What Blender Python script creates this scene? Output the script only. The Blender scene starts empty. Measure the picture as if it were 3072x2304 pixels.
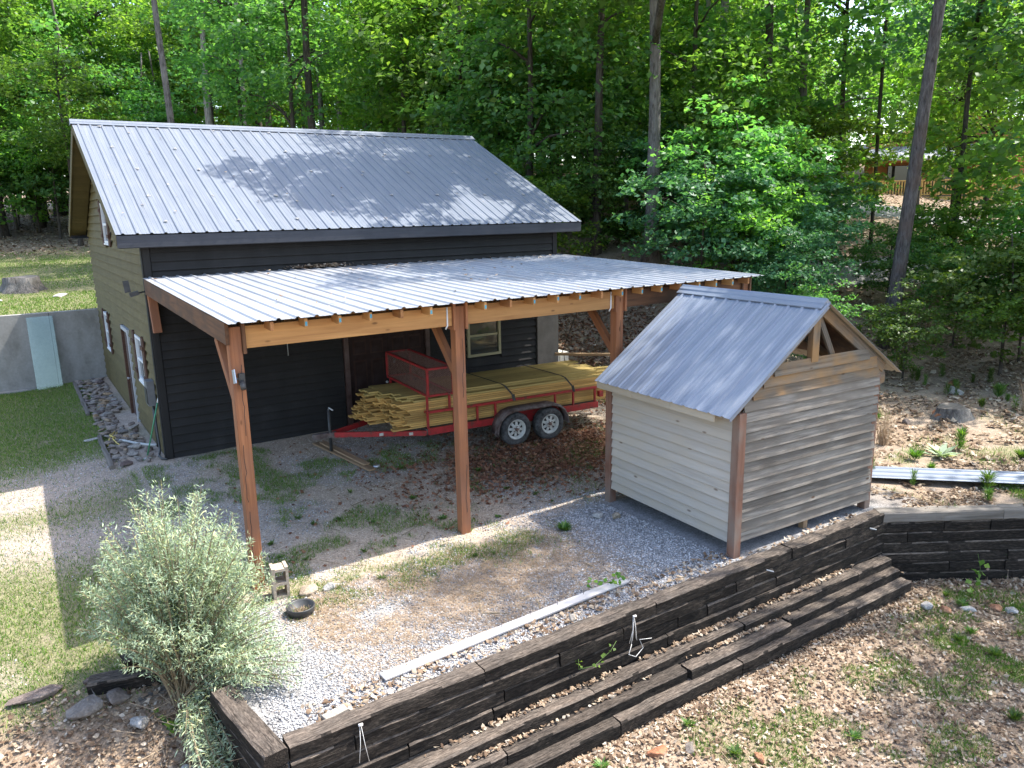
import bpy, bmesh, math, random
import numpy as np
from mathutils import Vector, Matrix, noise as mnoise
R = math.radians
random.seed(7); RNG = np.random.default_rng(7)
scn = bpy.context.scene
COL = scn.collection
# ------------------------------------------------------------------ camera, sky, sun, exposure
YAW, PITCH, ROLL = 0.5794, 0.2204, -0.01916
CAMP = Vector((-2.1297, -15.1634, 4.6292))
fw = Vector((math.sin(YAW)*math.cos(PITCH), math.cos(YAW)*math.cos(PITCH), -math.sin(PITCH)))
rt = Vector((math.cos(YAW), -math.sin(YAW), 0)); up = rt.cross(fw)
r2 = rt*math.cos(ROLL)+up*math.sin(ROLL); u2 = -rt*math.sin(ROLL)+up*math.cos(ROLL)
camd = bpy.data.cameras.new('camera'); cam = bpy.data.objects.new('camera', camd); COL.objects.link(cam)
camd.sensor_width = 36; camd.lens = 2304.4/3072*36; camd.clip_end = 2000; camd.clip_start = .05
mw = Matrix((r2, u2, -fw)).transposed().to_4x4(); mw.translation = CAMP; cam.matrix_world = mw
scn.camera = cam
SUNV = Vector((1.97, -0.35, 3.45)).normalized()
elev = math.asin(SUNV.z)
world = bpy.data.worlds.new('World'); scn.world = world; world.use_nodes = True
wn = world.node_tree; bg = wn.nodes['Background']
sky = wn.nodes.new('ShaderNodeTexSky'); sky.sky_type = 'NISHITA'; sky.sun_disc = False
sky.sun_elevation = elev; sky.sun_rotation = math.atan2(SUNV.x, SUNV.y); sky.air_density = 1.0; sky.dust_density = 2.2; sky.ozone_density = .5
wn.links.new(sky.outputs[0], bg.inputs[0]); bg.inputs[1].default_value = 0.15
sl = bpy.data.lights.new('sun', 'SUN'); sun = bpy.data.objects.new('sun', sl); COL.objects.link(sun)
sl.energy = 2.75; sl.angle = R(0.53); sl.color = (1.0, .955, .88)
sun.rotation_euler = SUNV.to_track_quat('Z', 'Y').to_euler(); sun.location = (20, -5, 40)
scn.view_settings.view_transform = 'Standard'; scn.view_settings.look = 'None'
scn.view_settings.exposure = 2.0; scn.view_settings.gamma = 1
scn.view_settings.use_curve_mapping = False
scn.render.engine = 'CYCLES'
cy = scn.cycles; cy.use_denoising = True; cy.max_bounces = 8; cy.diffuse_bounces = 5; cy.glossy_bounces = 3
cy.transmission_bounces = 4; cy.transparent_max_bounces = 6; cy.caustics_reflective = False; cy.caustics_refractive = False
cy.sample_clamp_indirect = 6

# ------------------------------------------------------------------ scene-graph helpers
WM = {}
def put(o, Mw=None, parent=None):
    Mw = Mw or Matrix.Identity(4)
    COL.objects.link(o)
    if parent is not None:
        o.parent = parent; o.matrix_parent_inverse = WM[parent.name].inverted()
    o.matrix_basis = Mw; WM[o.name] = Mw.copy()
    return o
def tag(o, label=None, cat=None, group=None, kind=None):
    if label: o['label'] = label
    if cat: o['category'] = cat
    if group: o['group'] = group
    if kind: o['kind'] = kind
    return o
def thing(name, loc, label, cat, group=None, rz=0):
    o = bpy.data.objects.new(name, None); o.empty_display_size = .2
    put(o, Matrix.Translation(Vector(loc)) @ Matrix.Rotation(rz, 4, 'Z'))
    return tag(o, label, cat, group)
def mesh_np(name, V, F, mat=None, smooth=False):
    """V (n,3) array, F: list of faces or (m,k) int array"""
    me = bpy.data.meshes.new(name)
    V = np.asarray(V, np.float32)
    if isinstance(F, np.ndarray):
        m, k = F.shape
        me.vertices.add(len(V)); me.vertices.foreach_set('co', V.ravel())
        me.loops.add(m*k); me.loops.foreach_set('vertex_index', F.astype(np.int32).ravel())
        me.polygons.add(m); me.polygons.foreach_set('loop_start', np.arange(0, m*k, k, dtype=np.int32))
        me.polygons.foreach_set('loop_total', np.full(m, k, np.int32)); me.update(calc_edges=True)
    else:
        me.from_pydata(V.tolist(), [], F); me.update()
    if mat: me.materials.append(mat)
    if smooth: me.polygons.foreach_set('use_smooth', np.ones(len(me.polygons), bool))
    return me
class MB:
    def __init__(s): s.v = []; s.f = []; s.mi = []; s.sm = []
    def add(s, V, F, m=0, sm=False):
        o = len(s.v); s.v += [tuple(p) for p in V]
        for f in F: s.f.append([o+i for i in f]); s.mi.append(m); s.sm.append(sm)
        return s
    def box(s, x0, x1, y0, y1, z0, z1, m=0):
        return s.add([(x0,y0,z0),(x1,y0,z0),(x1,y1,z0),(x0,y1,z0),(x0,y0,z1),(x1,y0,z1),(x1,y1,z1),(x0,y1,z1)],
              [(0,3,2,1),(4,5,6,7),(0,1,5,4),(1,2,6,5),(2,3,7,6),(3,0,4,7)], m)
    def bar(s, p0, p1, w, h, upv=(0,0,1), m=0):
        p0 = Vector(p0); p1 = Vector(p1); a = (p1-p0).normalized(); u = Vector(upv); b = u.cross(a)
        if b.length < 1e-4: b = Vector((0,1,0)).cross(a)
        b.normalize(); c = a.cross(b); V = []
        for p in (p0, p1):
            for i, j in ((-1,-1),(1,-1),(1,1),(-1,1)): V.append(p+b*(i*w/2)+c*(j*h/2))
        return s.add(V, [(3,2,1,0),(4,5,6,7),(0,1,5,4),(1,2,6,5),(2,3,7,6),(3,0,4,7)], m)
    def tube(s, pts, r, n=8, m=0, cap=True):
        pts = [Vector(p) for p in pts]; rs = r if hasattr(r, '__len__') else [r]*len(pts); V = []; F = []
        prev = None
        for i, p in enumerate(pts):
            a = (pts[min(i+1, len(pts)-1)]-pts[max(i-1, 0)]).normalized()
            if prev is None: b = a.orthogonal().normalized()
            else:
                b = prev-a*prev.dot(a); b = b.normalized() if b.length > 1e-5 else a.orthogonal().normalized()
            prev = b; c = a.cross(b)
            for k in range(n):
                t = 2*math.pi*k/n; V.append(p+(b*math.cos(t)+c*math.sin(t))*rs[i])
        for i in range(len(pts)-1):
            for k in range(n):
                F.append((i*n+k, i*n+(k+1) % n, (i+1)*n+(k+1) % n, (i+1)*n+k))
        if cap: F += [tuple(range(n-1, -1, -1)), tuple((len(pts)-1)*n+k for k in range(n))]
        return s.add(V, F, m, True)
    def lathe(s, prof, n=24, axis='Z', c=(0,0,0), m=0, sm=True):
        V = []; F = []; k = len(prof)
        for i in range(n):
            t = 2*math.pi*i/n; ct, st = math.cos(t), math.sin(t)
            for (r, z) in prof:
                p = (r*ct, r*st, z) if axis == 'Z' else ((r*ct, z, r*st) if axis == 'Y' else (z, r*ct, r*st))
                V.append((p[0]+c[0], p[1]+c[1], p[2]+c[2]))
        for i in range(n):
            for j in range(k-1):
                f = (i*k+j, ((i+1) % n)*k+j, ((i+1) % n)*k+j+1, i*k+j+1); F.append(f if axis != 'Y' else f[::-1])
        return s.add(V, F, m, sm)
    def prism(s, poly, y0, y1, m=0):
        """poly in (x,z), extruded along y"""
        n = len(poly); V = [(x, y0, z) for x, z in poly]+[(x, y1, z) for x, z in poly]
        F = [tuple(range(n)), tuple(range(2*n-1, n-1, -1))]+[(i, (i+1) % n+0, (i+1) % n+n, i+n)[::-1] for i in range(n)]
        return s.add(V, F, m)
    def mesh(s, name, *mats):
        me = bpy.data.meshes.new(name); me.from_pydata([tuple(v) for v in s.v], [], s.f); me.update()
        for mt in mats: me.materials.append(mt)
        me.polygons.foreach_set('material_index', s.mi); me.polygons.foreach_set('use_smooth', s.sm); me.update()
        return me
    def build(s, name, mats, parent=None, Mw=None):
        mats = mats if isinstance(mats, (list, tuple)) else [mats]
        if Mw is None and s.v:
            c = sum((Vector(v) for v in s.v), Vector())/len(s.v); Mw = Matrix.Translation(c)
            s.v = [tuple(Vector(v)-c) for v in s.v]
        return put(bpy.data.objects.new(name, s.mesh(name, *mats)), Mw, parent)
BOXC = {}
def box_mesh(L, w, h, bev, mat):
    key = (round(L,3), round(w,3), round(h,3), round(bev,4), mat.name)
    if key in BOXC: return BOXC[key]
    bm = bmesh.new(); bmesh.ops.create_cube(bm, size=1)
    for v in bm.verts: v.co = Vector((v.co.x*L, v.co.y*w, v.co.z*h))
    if bev > 0: bmesh.ops.bevel(bm, geom=bm.edges[:], offset=bev, segments=1, affect='EDGES')
    me = bpy.data.meshes.new('board'); bm.to_mesh(me); bm.free(); me.materials.append(mat); BOXC[key] = me
    return me
def frame(p0, p1, upv=(0,0,1)):
    p0 = Vector(p0); p1 = Vector(p1); a = (p1-p0).normalized(); u = Vector(upv); b = u.cross(a)
    if b.length < 1e-4: b = Vector((0,1,0))
    b.normalize(); c = a.cross(b)
    m = Matrix((a, b, c)).transposed().to_4x4(); m.translation = (p0+p1)/2
    return m, (p1-p0).length
def board(name, p0, p1, w, h, mat, parent=None, upv=(0,0,1), bev=.004):
    """plank of length |p1-p0|, width w across, height h along upv"""
    m, L = frame(p0, p1, upv)
    return put(bpy.data.objects.new(name, box_mesh(L, w, h, bev, mat)), m, parent)
# ------------------------------------------------------------------ noise and terrain
def _h(ix, iy, s):
    n = (ix.astype(np.int64)*374761393+iy.astype(np.int64)*668265263+s*974634721) & 0x7fffffff
    n = ((n ^ (n >> 13))*1274126177) & 0x7fffffff
    return ((n ^ (n >> 16)) & 0xffff)/65535.
def vnoise(x, y, s=0):
    ix = np.floor(x); iy = np.floor(y); fx = x-ix; fy = y-iy; fx = fx*fx*(3-2*fx); fy = fy*fy*(3-2*fy)
    a = _h(ix, iy, s); b = _h(ix+1, iy, s); c = _h(ix, iy+1, s); d = _h(ix+1, iy+1, s)
    return (a*(1-fx)+b*fx)*(1-fy)+(c*(1-fx)+d*fx)*fy
def fbm(x, y, s=0, o=4):
    t = 0; a = .5; 
    for i in range(o): t = t+a*vnoise(x*2**i, y*2**i, s+i*17); a *= .5
    return t/(1-.5**o)
def sst(a, b, x):
    t = np.clip((x-a)/(b-a), 0, 1); return t*t*(3-2*t)
def lower_mask(x, y):
    diag = (x-8.3)*.521+(y+9.2)*.853-.11
    r = (y < -9.17) & (diag < 0) & (x > -.8)
    return r
def ground_z(x, y):
    x = np.asarray(x, float); y = np.asarray(y, float)
    yard = .2+.045*np.clip(y, -6, 0)+.05*sst(-6, -9, y)+.022*np.clip(x-3, 0, 6)*sst(-4, -7, y)
    yard = yard-.12*sst(0, -2.5, x)
    n = (fbm(x*.7, y*.7, 3)-.5)
    z = yard+n*.05
    # hill on the right and behind
    hp = -.09+.1*x+.22*y
    hill = np.maximum(hp, .17+.045*np.clip(x-10, 0, 100)); hill = 10*np.tanh(hill/10)+(fbm(x*.12, y*.12, 9)-.5)*.9
    hill = hill+1.0*np.exp(-((x-15.6)**2+(y-3.6)**2)/18.)
    s = np.hypot(np.clip(x-10.2, 0, None), np.clip(y-1.8, 0, None)*sst(8.9, 9.4, x))
    zr = z+(np.maximum(hill, .1)-z)*sst(0, 6, s)
    # terrace behind the concrete wall
    terr = 2.12+.085*np.clip(y-17, 0, 60)+n*.08; terr = terr+(np.maximum(hill, terr)-terr)*sst(1, 12, x)
    z = np.where((y > 9.5) & (x < 9.3), terr, zr)
    z = np.where((y > 9.5) & (x >= 9.3), np.maximum(zr, 0), z)
    # left bank
    lo = -.88-.012*x+(fbm(x*.8, y*.8, 5)-.5)*.12-.05*np.clip(-10-y, 0, 10)
    t = sst(-6.5, -8.5, y)*sst(-.78, -.9, x)
    z = z+(lo+.1-z)*t
    z = np.where(lower_mask(x, y), lo, z)
    return z
def gz(x, y): return float(ground_z(np.array([x]), np.array([y]))[0])
# ------------------------------------------------------------------ materials
class G:
    def __init__(s, name):
        s.m = bpy.data.materials.new(name); s.m.use_nodes = True; s.t = s.m.node_tree; s.n = s.t.nodes
        s.b = s.n['Principled BSDF']; s.out = s.n['Material Output']
    def N(s, ty, **k):
        n = s.n.new('ShaderNode'+ty)
        for a, v in k.items():
            if a.startswith('i_'): n.inputs[a[2:].replace('_', ' ')].default_value = v
            else: setattr(n, a, v)
        return n
    def L(s, a, b): s.t.links.new(a, b); return s
    def coord(s, kind='Object', scale=(1,1,1)):
        c = s.N('TexCoord'); mp = s.N('Mapping'); mp.inputs['Scale'].default_value = scale
        s.L(c.outputs[kind], mp.inputs[0]); return mp.outputs[0]
    def noise(s, vec, scale, detail=4, rough=.55, dist=0):
        n = s.N('TexNoise'); n.inputs['Scale'].default_value = scale; n.inputs['Detail'].default_value = detail
        n.inputs['Roughness'].default_value = rough; n.inputs['Distortion'].default_value = dist
        if vec is not None: s.L(vec, n.inputs['Vector'])
        return n.outputs['Fac']
    def ramp(s, fac, stops, interp='LINEAR'):
        r = s.N('ValToRGB'); e = r.color_ramp.elements; r.color_ramp.interpolation = interp
        while len(e) < len(stops): e.new(.5)
        for el, (p, c) in zip(e, stops): el.position = p; el.color = (*c, 1) if len(c) == 3 else c
        s.L(fac, r.inputs[0]); return r.outputs[0]
    def mix(s, fac, a, b, mode='MIX'):
        m = s.N('MixRGB', blend_type=mode)
        for v, k in ((fac, 0), (a, 1), (b, 2)):
            if hasattr(v, 'is_output') or hasattr(v, 'links'): s.L(v, m.inputs[k])
            else: m.inputs[k].default_value = v if k == 0 else ((*v, 1) if len(v) == 3 else v)
        return m.outputs[0]
    def math(s, op, a, b=0.):
        m = s.N('Math', operation=op)
        for v, k in ((a, 0), (b, 1)):
            if hasattr(v, 'links'): s.L(v, m.inputs[k])
            else: m.inputs[k].default_value = v
        return m.outputs[0]
    def rnd(s): return s.N('ObjectInfo').outputs['Random']
    def island(s): return s.N('NewGeometry').outputs['Random Per Island']
    def bump(s, h, strength=.4, dist=.01):
        b = s.N('Bump'); b.inputs['Strength'].default_value = strength; b.inputs['Distance'].default_value = dist
        s.L(h, b.inputs['Height']); s.L(b.outputs[0], s.b.inputs['Normal']); return s
    def fin(s, col=None, rough=.7, metal=0, spec=.5):
        if col is not None:
            if hasattr(col, 'links'): s.L(col, s.b.inputs['Base Color'])
            else: s.b.inputs['Base Color'].default_value = (*col, 1)
        if hasattr(rough, 'links'): s.L(rough, s.b.inputs['Roughness'])
        else: s.b.inputs['Roughness'].default_value = rough
        s.b.inputs['Metallic'].default_value = metal; s.b.inputs['Specular IOR Level'].default_value = spec
        return s.m
def lerp(a, b, t): return tuple(x+(y-x)*t for x, y in zip(a, b))
def wood(name, dark, light, rough=.75, grain=14, var=.35, bump=.35, knots=False, stain=None, spec=.35, xs=.55):
    g = G(name); r = g.rnd()
    c = g.N('TexCoord'); off = g.N('VectorMath', operation='SCALE'); cmb = g.N('CombineXYZ')
    g.L(r, cmb.inputs[0]); g.L(r, cmb.inputs[1]); g.L(cmb.outputs[0], off.inputs[0]); off.inputs['Scale'].default_value = 37
    ad = g.N('VectorMath', operation='ADD'); g.L(c.outputs['Object'], ad.inputs[0]); g.L(off.outputs[0], ad.inputs[1])
    mp = g.N('Mapping'); mp.inputs['Scale'].default_value = (xs, grain*.9, grain*.9); g.L(ad.outputs[0], mp.inputs[0])
    n = g.noise(mp.outputs[0], 1.6, 5, .62, .5)
    mp2 = g.N('Mapping'); mp2.inputs['Scale'].default_value = (1.6, 3, 3); g.L(ad.outputs[0], mp2.inputs[0])
    n2 = g.noise(mp2.outputs[0], 1.1, 3, .5)
    col = g.ramp(n, [(.28, dark), (.55, lerp(dark, light, .6)), (.78, light)])
    if stain: col = g.mix(g.ramp(n2, [(.42, (0,0,0)), (.68, (1,1,1))]), col, stain)
    if knots:
        v = g.N('TexVoronoi'); v.inputs['Scale'].default_value = 1; mp3 = g.N('Mapping'); mp3.inputs['Scale'].default_value = (1.9, 5, 5)
        g.L(ad.outputs[0], mp3.inputs[0]); g.L(mp3.outputs[0], v.inputs['Vector'])
        k = g.ramp(v.outputs['Distance'], [(.045, (1,1,1)), (.1, (0,0,0))]); col = g.mix(k, col, lerp(dark, (.09,.04,.015), .6))
    vv = g.math('ADD', g.math('MULTIPLY', r, 2*var), 1-var)
    col = g.mix(1., col, g.N('CombineColor').outputs[0], 'MULTIPLY') if False else g.mix(1., col, _grey(g, vv), 'MULTIPLY')
    g.bump(n, bump, .006)
    return g.fin(col, rough, 0, spec)
def _grey(g, v):
    c = g.N('CombineXYZ')
    for i in range(3): g.L(v, c.inputs[i])
    return c.outputs[0]
def plain(name, col, rough=.6, metal=0, var=.12, scale=6, bump=0, spec=.5, coord='Object'):
    g = G(name); n = g.noise(g.coord(coord), scale, 5, .6)
    c = g.ramp(n, [(.3, lerp(col, (0,0,0), var)), (.7, lerp(col, (1,1,1), var*.35))])
    if bump: g.bump(n, bump, .01)
    return g.fin(c, rough, metal, spec)
def roofmat(name, col, col2, metal, rough, dirt):
    g = G(name); v = g.coord('Object', (3.0, .25, .25)); n = g.noise(v, 2.2, 5, .6); n2 = g.noise(g.coord('Object'), 1.3, 6, .65)
    c = g.ramp(n, [(.3, col), (.7, col2)]); st = g.noise(g.coord('Object', (11, .5, .5)), 1.3, 4, .6); c = g.mix(g.ramp(n2, [(.56, (0,0,0)), (.8, (.55,)*3)]), c, dirt); c = g.mix(g.ramp(st, [(.54, (0,0,0)), (.72, (.5,)*3)]), c, dirt)
    r = g.rnd(); c = g.mix(1., c, _grey(g, g.math('ADD', g.math('MULTIPLY', r, .08), .96)), 'MULTIPLY')
    rr = g.math('ADD', g.math('MULTIPLY', n2, .22), rough-.11)
    g.bump(n2, .05, .01)
    return g.fin(c, rr, metal, .16)
def leafmat(name, a, b, trans=.4, tint=(1.25,1.35,.35), ovar=.3, rough=.45):
    g = G(name); i = g.island(); o = g.rnd()
    col = g.ramp(i, [(0., a), (.75, b), (1., lerp(b, (b[0]*1.5, b[1]*1.25, b[2]*.9), 1))])
    col = g.mix(1., col, _grey(g, g.math('ADD', g.math('MULTIPLY', o, 2*ovar), 1-ovar)), 'MULTIPLY')
    hs = g.N('HueSaturation'); g.L(col, hs.inputs['Color']); g.L(g.math('ADD', g.math('MULTIPLY', o, .03), .485), hs.inputs['Hue'])
    col = hs.outputs[0]
    g.fin(col, rough, 0, .35)
    tr = g.N('BsdfTranslucent'); tc = g.mix(1., col, tint, 'MULTIPLY'); g.L(tc, tr.inputs[0])
    mx = g.N('MixShader'); mx.inputs[0].default_value = trans
    g.L(g.b.outputs[0], mx.inputs[1]); g.L(tr.outputs[0], mx.inputs[2]); g.L(mx.outputs[0], g.out.inputs[0])
    return g.m
def islandmat(name, stops, rough=.85, spec=.3, trans=0):
    g = G(name); c = g.ramp(g.island(), stops); n = g.noise(g.coord('Object'), 30, 3)
    c = g.mix(.35, c, g.mix(1., c, g.ramp(n, [(.3, (.5,.5,.5)), (.7, (1.3,1.3,1.3))]), 'MULTIPLY'))
    g.fin(c, rough, 0, spec)
    if trans:
        tr = g.N('BsdfTranslucent'); g.L(c, tr.inputs[0]); mx = g.N('MixShader'); mx.inputs[0].default_value = trans
        g.L(g.b.outputs[0], mx.inputs[1]); g.L(tr.outputs[0], mx.inputs[2]); g.L(mx.outputs[0], g.out.inputs[0])
    return g.m
def bark(name, a, b, c=None):
    g = G(name); v = g.coord('Object', (16, 16, 3.2)); n = g.noise(v, 1.2, 6, .68, .4); n2 = g.noise(g.coord('Object'), 1.1, 3)
    col = g.ramp(n, [(.32, a), (.62, b)])
    if c: col = g.mix(g.ramp(n2, [(.5, (0,0,0)), (.66, (.8,)*3)]), col, c)
    g.bump(n, 1., .06); return g.fin(col, .92, 0, .15)
def barn_paint(name, a, b, stain, amt):
    g = G(name); gm = g.N('NewGeometry'); mp = g.N('Mapping'); mp.inputs['Scale'].default_value = (1, 1, .45); g.L(gm.outputs['Position'], mp.inputs[0])
    n = g.noise(mp.outputs[0], 1.7, 6, .68); n2 = g.noise(g.coord('Object', (1.2, 26, 26)), 1.5, 4, .6)
    col = g.ramp(n, [(.3, a), (.72, b)]); col = g.mix(g.ramp(n, [(.57, (0,0,0)), (.75, (amt,)*3)]), col, stain)
    col = g.mix(.5, col, g.mix(1., col, g.ramp(n2, [(.25, (.55,)*3), (.75, (1.25,)*3)]), 'MULTIPLY'))
    col = g.mix(1., col, _grey(g, g.math('ADD', g.math('MULTIPLY', g.rnd(), .2), .9)), 'MULTIPLY')
    g.bump(n2, .3, .004); return g.fin(col, .7, 0, .2)
K = {}
K['black'] = barn_paint('black_siding', (.017,.016,.016), (.028,.027,.027), (.036,.035,.034), .6)
K['olive'] = barn_paint('olive_siding', (.10,.08,.036), (.15,.12,.053), (.055,.045,.027), .75)
K['trim'] = barn_paint('black_trim', (.018,.017,.017), (.028,.027,.027), (.03,.03,.03), .3)
K['fascia'] = barn_paint('slate_fascia', (.04,.043,.052), (.055,.058,.068), (.05,.05,.055), .3)
K['soffit'] = barn_paint('soffit_olive', (.085,.07,.032), (.12,.1,.045), (.04,.035,.02), .5)
K['roof'] = roofmat('barn_roof_metal', (.135,.153,.185), (.17,.188,.22), .0, .5, (.22,.225,.235))
K['croof'] = roofmat('carport_roof_metal', (.225,.24,.265), (.325,.335,.35), .0, .5, (.23,.19,.16))
K['sroof'] = roofmat('shed_roof_metal', (.175,.20,.25), (.24,.27,.32), .2, .36, (.24,.25,.27))
K['spot'] = plain('sealant', (.27,.26,.25), .8, 0, .5, 40)
K['beam'] = wood('new_pine_beam', (.34,.16,.055), (.55,.29,.105), .7, 9, .12, .3, True)
K['joist'] = wood('joist_pine', (.24,.10,.036), (.40,.19,.07), .75, 11, .2, .3)
K['post'] = wood('treated_post', (.165,.06,.027), (.40,.168,.075), .8, 12, .14, .7, True, (.22,.098,.055))
K['darkbeam'] = wood('old_stained_beam', (.055,.025,.013), (.17,.078,.036), .75, 9, .15, .4, False, (.06,.032,.02))
K['crack'] = plain('check_crack', (.01,.006,.004), .95)
K['tagblue'] = plain('teal_end_tag', (.02,.26,.36), .5, 0, .3, 60)
K['white'] = wood('whitewashed_board', (.35,.315,.27), (.46,.425,.375), .8, 10, .07, .3, True, (.42,.37,.30))
K['grey'] = wood('weathered_board', (.085,.073,.062), (.30,.27,.235), .85, 20, .3, .5, True, (.14,.12,.10), .2, .8)
K['greytop'] = wood('weathered_gable_board', (.055,.045,.036), (.22,.185,.145), .85, 22, .15, .6, True, (.26,.15,.065))
K['cream'] = wood('cream_fascia', (.36,.31,.235), (.44,.385,.30), .75, 8, .06, .15)
K['spost'] = wood('reddish_corner_post', (.12,.055,.035), (.26,.135,.09), .85, 9, .1, .5, False, (.2,.16,.13))
K['tie_'] = wood('creosote_tie', (.0075,.006,.005), (.062,.047,.037), .85, 15, .35, 1.0, False, (.026,.021,.018))
K['tietop_'] = wood('weathered_tie', (.022,.016,.012), (.125,.092,.068), .85, 15, .25, 1.0, False, (.075,.058,.045))
K['tieold'] = wood('grey_tie', (.07,.06,.05), (.27,.235,.195), .9, 13, .25, 1.0)
K['lumber'] = wood('yellow_pine_lumber', (.42,.24,.068), (.66,.42,.145), .65, 8, .3, .15, True)
K['lumberg'] = wood('greenish_pine_lumber', (.36,.26,.085), (.52,.39,.145), .65, 8, .12, .15, True)
K['paintwhite'] = wood('white_painted_board', (.44,.41,.39), (.56,.535,.51), .55, 6, .05, .1)
K['plank'] = wood('tan_plank', (.20,.125,.07), (.36,.25,.15), .8, 10, .15, .4)
K['silver'] = wood('silvered_timber', (.075,.066,.056), (.215,.19,.165), .9, 12, .15, .6)
g = G('red_trailer_paint'); n = g.noise(g.coord('Object'), 9, 6, .7); c = g.ramp(n, [(.40, (.40,.022,.024)), (.56, (.30,.02,.02)), (.64, (.12,.04,.028))])
g.bump(n, .15, .004); K['red'] = g.fin(c, .5, 0, .5)
K['rust'] = plain('rusty_steel', (.085,.038,.026), .85, .1, .45, 8, .3)
K['mesh'] = plain('rusty_mesh', (.20,.07,.034), .85, .1, .4, 20)
K['deckdark'] = plain('dark_steel', (.03,.028,.028), .8, .2)
K['tyre'] = plain('tyre_rubber', (.016,.016,.017), .8, 0, .3, 15, .2)
K['rim'] = plain('white_rim', (.62,.62,.58), .45, 0, .25, 12)
K['hub'] = plain('rusty_hub', (.16,.06,.035), .7, .2, .5, 25)
K['strap'] = plain('black_strap', (.02,.018,.018), .8)
K['blackp'] = plain('black_plastic', (.018,.019,.02), .5)
K['greyp'] = plain('grey_plastic', (.13,.13,.135), .55)
K['lgrey'] = plain('pale_plastic', (.45,.46,.47), .5)
K['solar'] = plain('solar_panel_face', (.42,.46,.53), .25, .2)
K['whitep'] = plain('white_vinyl', (.72,.73,.74), .45, 0, .08)
K['cream_m'] = plain('cream_sheet_metal', (.62,.60,.53), .45, 0, .12)
K['brownt'] = wood('brown_stained_trim', (.045,.022,.014), (.11,.055,.034), .75, 9, .15, .3)
K['door'] = plain('dark_maroon_door', (.022,.010,.009), .75, 0, .05, 5, 0, .15)
K['dooredge'] = plain('worn_maroon_moulding', (.036,.017,.013), .75, 0, .05, 5, 0, .15)
K['jamb'] = plain('maroon_jamb', (.055,.022,.016), .6)
K['green'] = plain('green_handle', (.02,.22,.09), .4)
K['bristle'] = plain('grey_bristle', (.22,.23,.23), .9)
K['yellow'] = plain('yellow_cord', (.62,.47,.10), .5)
K['conduit'] = plain('grey_conduit', (.36,.37,.36), .55)
K['block'] = plain('tan_concrete_block', (.42,.33,.235), .95, 0, .35, 30, .4)
K['brick'] = plain('grey_paver', (.30,.26,.21), .95, 0, .35, 30, .4)
K['string'] = plain('white_string', (.6,.58,.55), .9)
K['straw'] = islandmat('dry_straw', [(0, (.24,.16,.095)), (.5, (.38,.28,.185)), (1, (.50,.40,.29))], .9, .2, .25)
g = G('cast_concrete'); gm = g.N('NewGeometry'); mp = g.N('Mapping'); mp.inputs['Scale'].default_value = (1, 1, .55); g.L(gm.outputs['Position'], mp.inputs[0])
n = g.noise(mp.outputs[0], 1.6, 6, .65); n2 = g.noise(gm.outputs['Position'], 14, 5, .6)
c = g.ramp(n, [(.25, (.16,.15,.13)), (.5, (.28,.27,.25)), (.75, (.35,.34,.32))]); c = g.mix(.35, c, g.mix(1., c, g.ramp(n2, [(.3, (.65,)*3), (.7, (1.15,)*3)]), 'MULTIPLY'))
g.bump(n2, .25, .008); K['concrete'] = g.fin(c, .9, 0, .3)
g = G('dark_painted_concrete'); n = g.noise(g.coord('Object'), 3, 6, .65); K['darkconc'] = g.bump(n, .3, .01).fin(g.ramp(n, [(.3, (.05,.047,.044)), (.7, (.10,.094,.088))]), .85)
g = G('window_pane'); g.fin((.03,.035,.035), .04, 0, .8); K['pane'] = g.m
g = G('clear_glass_sheet'); gl = g.N('BsdfGlossy'); gl.inputs['Roughness'].default_value = .01; gl.inputs['Color'].default_value = (.9,1,.98,1)
tr = g.N('BsdfTransparent'); tr.inputs[0].default_value = (.90,.965,.955,1); fr = g.N('Fresnel'); fr.inputs[0].default_value = 1.55
ml = g.math('MULTIPLY', fr.outputs[0], 1.0); mx = g.N('MixShader'); g.L(ml, mx.inputs[0]); g.L(tr.outputs[0], mx.inputs[1]); g.L(gl.outputs[0], mx.inputs[2]); g.L(mx.outputs[0], g.out.inputs[0]); K['glass'] = g.m
def tie_mat(name, dk, md, lt, amt):
    g = G(name); r = g.rnd(); cb = g.N('CombineXYZ'); g.L(g.math('MULTIPLY', r, 31.), cb.inputs[0]); g.L(g.math('MULTIPLY', r, 17.), cb.inputs[1])
    ad = g.N('VectorMath', operation='ADD'); g.L(g.N('TexCoord').outputs['Object'], ad.inputs[0]); g.L(cb.outputs[0], ad.inputs[1])
    def mp(s):
        q = g.N('Mapping'); q.inputs['Scale'].default_value = s; g.L(ad.outputs[0], q.inputs[0]); return q.outputs[0]
    n = g.noise(mp((14, 60, 60)), 1., 6, .7, .3); ck = g.noise(mp((.9, 22, 22)), 1., 2, .5, .8); bl = g.noise(mp((2.2, 6, 6)), 1.2, 5, .6)
    c = g.ramp(n, [(.3, dk), (.5, md), (.72, lt)]); c = g.mix(g.ramp(bl, [(.42, (0,0,0)), (.66, (amt,)*3)]), c, g.mix(1., c, (2.1,2.0,1.9), 'MULTIPLY'))
    crack = g.ramp(ck, [(.47, (0,0,0)), (.49, (1,1,1)), (.51, (1,1,1)), (.53, (0,0,0))])
    c = g.mix(g.math('MULTIPLY', crack, .55), c, (.003,.0025,.002))
    c = g.mix(1., c, _grey(g, g.math('ADD', g.math('MULTIPLY', r, .7), .65)), 'MULTIPLY')
    h = g.math('SUBTRACT', g.math('ADD', g.math('MULTIPLY', n, .7), g.math('MULTIPLY', bl, .4)), g.math('MULTIPLY', crack, .5))
    g.bump(h, .7, .008); return g.fin(c, .9, 0, .2)
K['tie'] = tie_mat('creosote_tie_face', (.004,.0033,.003), (.014,.0115,.0095), (.05,.041,.034), .6)
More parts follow.
